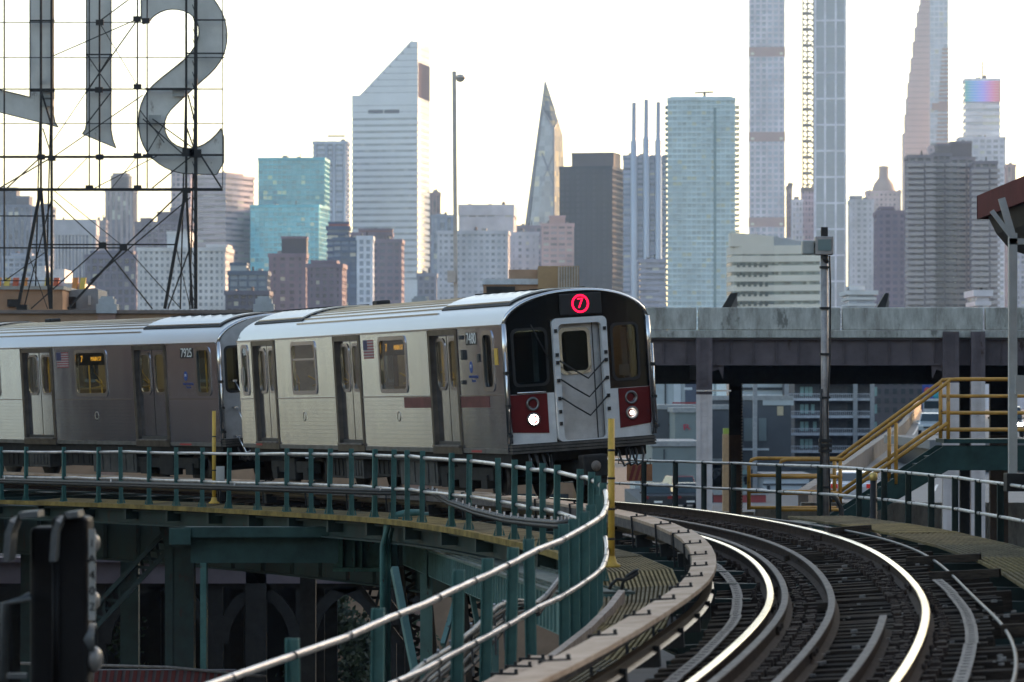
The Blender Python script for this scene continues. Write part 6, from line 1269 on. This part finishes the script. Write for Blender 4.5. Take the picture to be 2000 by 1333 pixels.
# ---- right
tower('pale slab with punched windows right of the framed tower', 1660, 1707, 1710, 395, 2200, 11, 11, 'grid', (.48, .45, .46), (.3, .28, .3), sf=.5, pf=.5, pane_each=True, top=[(1662, 1685, 384, (.3, .28, .28))], D=24)
t = tower('stone deco tower with a domed water tank crown', 1692, 1760, 1763, 378, 2600, 10, 9, 'grid', (.42, .34, .33), (.25, .21, .21), sf=.55, pf=.5, ybot=600)
W, D, H, k = t['_dim']
MB().lathe((W * .52, D * .5, H), [(23 * k, 0), (23 * k, 8 * k), (19 * k, 20 * k), (10 * k, 32 * k), (9.5 * k, 50 * k), (11 * k, 54 * k), (0, 56 * k)], 12).build('crown', mat('crown_stone', (.38, .31, .30), .8, 0, .1, .05), t, False)
for x in (4, 62): MB().box(x * k, (x + 6) * k, 0, 6 * k, H, H + 7 * k).build('finial', MATS['crown_stone'], t, False)
tower('purple brown office block below the deco tower', 1713, 1770, 1774, 418, 1700, 13, 14, 'grid', (.16, .12, .15), (.10, .09, .12), sf=.45, pf=.4, pane_each=True, top=[(1720, 1748, 406, (.12, .09, .12))], D=26)
# feather thin stepped tower
YT_ = 3050; kt = YT_ / F; tw = thing('skyscraper', 'very slender pink terracotta tower stepping back up its left side', 'building', (P(1790, 0, YT_).x, YT_, GZ))
steps = [(1766, 260), (1770, 222), (1773, 190), (1776, 160), (1779, 140), (1782, 112), (1786, 80), (1790, 52), (1794, 22), (1798, 8), (1801, -20), (1804, -60)]
tc_ = mat('terracotta_pale', (.60, .47, .46), .7, 0, .08, .03, spec=.2); yb_ = 640
for i, (x, y) in enumerate(steps):
    a, b = P(x, y, YT_), P(1816, y, YT_); x1 = P(steps[i + 1][0], 0, YT_).x if i < len(steps) - 1 else b.x
    MB().box(a.x, x1, YT_, YT_ + 18, GZ, a.z).build('setback', tc_, tw)
mb = MB()
for i in range(12): x = P(1768 + i * 4, 0, YT_).x; yt = [s for s in steps if s[0] <= 1768 + i * 4][-1][1]; mb.box(x, x + .7, YT_ - .4, YT_, GZ, P(0, yt, YT_).z)
mb.build('piers', mat('pier_pale', (.66, .54, .53), .6), tw)
mb = MB()
for i in range(60): 
    y = 600 - i * 11; x = [s for s in steps if s[1] <= y][0][0] if y < 260 else 1766; mb.box(P(x + 1, 0, YT_).x, P(1815, 0, YT_).x, YT_ - .15, YT_, P(0, y, YT_).z, P(0, y - 3, YT_).z)
mb.build('spandrels', mat('spandrel_rose', (.40, .31, .31), .5), tw)
t = tower('pale glass supertall behind the stepped tower', 1816, 1852, 1855, -60, 3300, 10.5, 9, 'grid', (.55, .52, .52), (.42, .43, .45), sf=.25, pf=.15, gvar=.15, pale=.1, prd=.2)
W, D, H, k = t['_dim']; mb = MB()
for i in range(26): y = 90 + i * 8; mb.box((1840 - 1816 - i * .5) * k if i < 26 else 0, W + .4, -1.0, 0, (YH - y - 8) * k - GZ, (YH - y) * k - GZ - 2)
mb.build('scaffold_netting', mat('netting_rust', (.40, .27, .25), .8), t, False); MB().box(2, W, -1.2, 0, (YH - 215) * k - GZ, (YH - 202) * k - GZ).build('hoist_deck', MATS['netting_rust'], t, False)
tower('rust brown lower block under the pale supertall', 1814, 1856, 1858, 290, 2900, 10, 9, 'grid', (.35, .26, .27), (.2, .16, .17))
# rainbow sign tower
t = tower('white banded tower crowned by a glowing rainbow panel', 1885, 1954, 1956, 160, 3000, 13, 40, 'bands', (.60, .58, .57), (.40, .38, .38), sf=.55)
W, D, H, k = t['_dim']
m = bpy.data.materials.new('rainbow_screen'); m.use_nodes = True; n, l = m.node_tree.nodes, m.node_tree.links; b = n['Principled BSDF']; tc = n.new('ShaderNodeTexCoord'); sx_ = n.new('ShaderNodeSeparateXYZ'); mr = n.new('ShaderNodeMapRange'); rp_ = n.new('ShaderNodeValToRGB')
l.new(tc.outputs['Object'], sx_.inputs[0]); l.new(sx_.outputs[0], mr.inputs[0]); mr.inputs[2].default_value = W; l.new(mr.outputs[0], rp_.inputs[0]); l.new(rp_.outputs[0], b.inputs['Emission Color']); b.inputs['Emission Strength'].default_value = .35; b.inputs['Base Color'].default_value = (.1, .1, .12, 1)
cr = rp_.color_ramp; cr.elements[0].color = (.05, .35, .30, 1); cr.elements[1].color = (.30, .12, .12, 1)
for p_, c in ((.25, (.08, .3, .75)), (.5, (.25, .25, .9)), (.72, (.55, .15, .5)), (.88, (.6, .15, .2))): e = cr.elements.new(p_); e.color = c + (1,)
MATS['rainbow'] = m
rs = MB().box(0, W, -1, -.3, (YH - 200) * k - GZ, (YH - 159) * k - GZ).build('rainbow_screen', m, t, False)
mb = MB()
for i in range(8): z = (YH - 200 + i * 5.2) * k - GZ; mb.box(-.2, W + .2, -1.4, -.9, z, z + .5)
mb.build('screen_louvres', mat('louvre_grey', (.4, .4, .42), .5), rs, False)
MB().bar((W * .53, D / 2, H), (W * .53, D / 2, H + 42 * k), 1.0).build('antenna', dark, t, False)
tower('white banded tower, broader lower body', 1874, 1964, 1966, 273, 2900, 11, 13, 'grid', (.50, .46, .47), (.34, .3, .32), sf=.45, pf=.3)
tower('small rust tower at the far right', 1966, 1984, 1987, 326, 2600, 10, 8, 'piers', (.36, .22, .20), (.3, .2, .18))
tower('small hazy block at the right edge behind the canopy', 1984, 2030, 2032, 480, 2000, 10, 10, 'grid', (.36, .33, .36), (.3, .25, .25))
# balconied apartment cluster
for x0, x1, yt, lab in ((1774, 1822, 308, 'brown balconied apartment tower, left wing'), (1820, 1858, 305, 'brown balconied apartment tower, centre wing'), (1856, 1904, 312, 'brown balconied apartment tower, right centre wing'), (1902, 1948, 320, 'brown balconied apartment tower, right wing')):
    Yb = 1500 + (x0 % 3) * 12; t = tower(lab, x0, x1, x1 + 3, yt, Yb, 11.2, 15, 'grid', (.21, .175, .18), (.10, .09, .11), sf=.42, pf=.3, pane_each=True, light=(.45, .42, .42), D=20, prd=1.0, top=([(1832, 1858, 284, (.17, .14, .14))] if x0 == 1820 else [(1858, 1900, 279, (.15, .12, .13))] if x0 == 1856 else []))
    W, D, H, k = t['_dim']; mb = MB()
    for i in range(int(H * .35 / (11.2 * k)), int(H / (11.2 * k))): mb.box(-.9, W * .62, -1.6, 0, i * 11.2 * k, i * 11.2 * k + 1.3); mb.box(W * .7, W + .9, -1.2, 0, i * 11.2 * k + .2, i * 11.2 * k + 1.5)
    mb.build('balconies', mat('balcony_taupe', (.34, .305, .32), .75), t, False)
tower('low pale roof block under the balconied towers', 1655, 1712, 1716, 574, 700, 12, 18, 'bands', (.55, .53, .5), (.3, .3, .32), top=[(1664, 1690, 566, (.5, .52, .55))])
tower('low white roof hut on the right skyline', 1904, 1936, 1938, 577, 700, 20, 20, 'bands', (.55, .5, .5), (.4, .36, .36), cap=True)
# curved pale office
YO = 900; ko = YO / F
po = thing('office_building', 'curved cream office building with dark ribbon windows', 'building', (P(1510, 0, YO).x, YO, GZ)); cream = mat('cream_panel', (.66, .62, .56), .75, 0, .08, .1); rib = cellglass('ribbon_glass', (.09, .13, .14), .7, 3, .5, rough=.1, pale=.12, light=(.3, .33, .33))
def arc(off):
    return [(P(1427, 0, YO).x - .3, YO + 12), (P(1428, 0, YO).x - off, YO + 3.5), (P(1434, 0, YO).x, YO + 1.2 - off), (P(1450, 0, YO).x, YO - off), (P(1512, 0, YO).x, YO - off), (P(1600, 0, YO).x + off, YO - 4 - off), (P(1600, 0, YO).x + off, YO + 12)]
def slab(name, z0, z1, off, m, ytop2=None):
    pl = arc(off); return MB().prism(pl, (Vector((0, 0, z0)), Vector((1, 0, 0)), Vector((0, 1, 0)), Vector((0, 0, 1))), z1 - z0).build(name, m, po)
zo = lambda y: (YH - y) * ko
slab('glazing', GZ, zo(492), -.25, rib)
for i, y in enumerate(range(498, 660, 19)): slab('floor_band', zo(y + 14), zo(y + 2), .0, cream)
slab('upper_wall', zo(497), zo(480), .02, cream)
MB().prism([(1427, -482), (1512, -482), (1512, -462), (1448, -456), (1427, -455)], (P(0, 0, YO + .3), Vector((YO / F, 0, 0)), Vector((0, 0, YO / F)), Vector((0, 1, 0))), 8).build('parapet_wall', cream, po)
MB().prism([(1512, -482), (1596, -482), (1596, -476), (1512, -463)], (P(0, 0, YO + .2), Vector((YO / F, 0, 0)), Vector((0, 0, YO / F)), Vector((0, 1, 0))), 8).build('sloped_roof', mat('roof_bluegrey', (.3, .32, .35), .6), po)
for i in range(7):
    for j in range(6):
        c = P(1442 + j * 11, 518 + i * 19, YO - .15); MB().box(c.x - .35, c.x + .35, c.y, c.y + .2, c.z - .5, c.z + .5).build('window', mat('office_pane', (.05, .08, .09), .1), po)
# blocks added out of frame to shade the tracks and be mirrored in the train
for x0, x1, Y, top_, lab, c in ((-34, -25, 84, 26, 'unseen dark grey block left of the line, mirrored in the train', (.045, .043, .042)), (-75, -20, -120, 45, 'unseen grey shading block behind the station, left', (.16, .16, .17)), (-12, 35, -150, 60, 'unseen brown shading block straight behind the station', (.15, .12, .1)), (45, 90, -110, 40, 'unseen glass shading block behind the station, right', (.12, .14, .16)), (-130, -85, -60, 30, 'unseen brick shading block far left of the station', (.2, .14, .11)), (62, 90, 38, 22, 'unseen brown block added right of the line to block the sun', (.17, .13, .11)), (72, 100, 125, 30, 'unseen grey block added right of the ramp to block the sun', (.18, .18, .19)), (100, 125, 215, 42, 'unseen tan block added beyond the ramp to block the sun', (.24, .2, .16)), (100, 150, -50, 30, 'unseen pale shading block far right of the station', (.25, .24, .23))):
    t = thing('unseen_block', lab, 'building', (x0, Y, GZ)); W_ = x1 - x0; D_ = 11.3 if Y == 84 else 195 if Y == 215 else 85 if Y > 0 else 30
    MB().box(x0 + .3, x1 - .3, Y + .3, Y + D_ - .3, GZ, top_ - .5).build('glazing', mat('block_glass', (.05, .055, .06), .2), t)
    mb = MB(); n_ = int((top_ - GZ) / 3.6)
    for i in range(n_ + 1): mb.box(x0, x1, Y, Y + D_, GZ + i * 3.6, GZ + i * 3.6 + 1.6)
    mb.build('spandrels', mat('block_%.2f' % c[0], c, .8, 0, .15, .2), t)
    mb = MB()
    for i in range(int(W_ / 3) + 1): mb.box(x0 + i * 3 - .05, x0 + i * 3 + 1.2 if x0 + i * 3 + 1.2 < x1 else x1 + .02, Y - .05, Y + D_ + .05, GZ, top_)
    mb.build('piers', MATS['block_%.2f' % c[0]], t)
# ---------------------------------------------------------------- haze
hzm = bpy.data.materials.new('haze'); hzm.use_nodes = True; n, l = hzm.node_tree.nodes, hzm.node_tree.links
n.remove(n['Principled BSDF']); pv = n.new('ShaderNodeVolumePrincipled'); pv.inputs['Color'].default_value = (.38, .62, 1, 1); pv.inputs['Density'].default_value = HAZE; pv.inputs['Anisotropy'].default_value = .3
pv.inputs['Density Attribute'].default_value = ''; pv.inputs['Temperature Attribute'].default_value = ''; hzm.cycles.homogeneous_volume = True
l.new(pv.outputs[0], n['Material Output'].inputs['Volume'])
hb = tag(MB().box(-900, 900, -60, 3500, GZ - 2, 400).build('haze', hzm), 'thin pale evening haze in front of the skyline', kind='stuff')
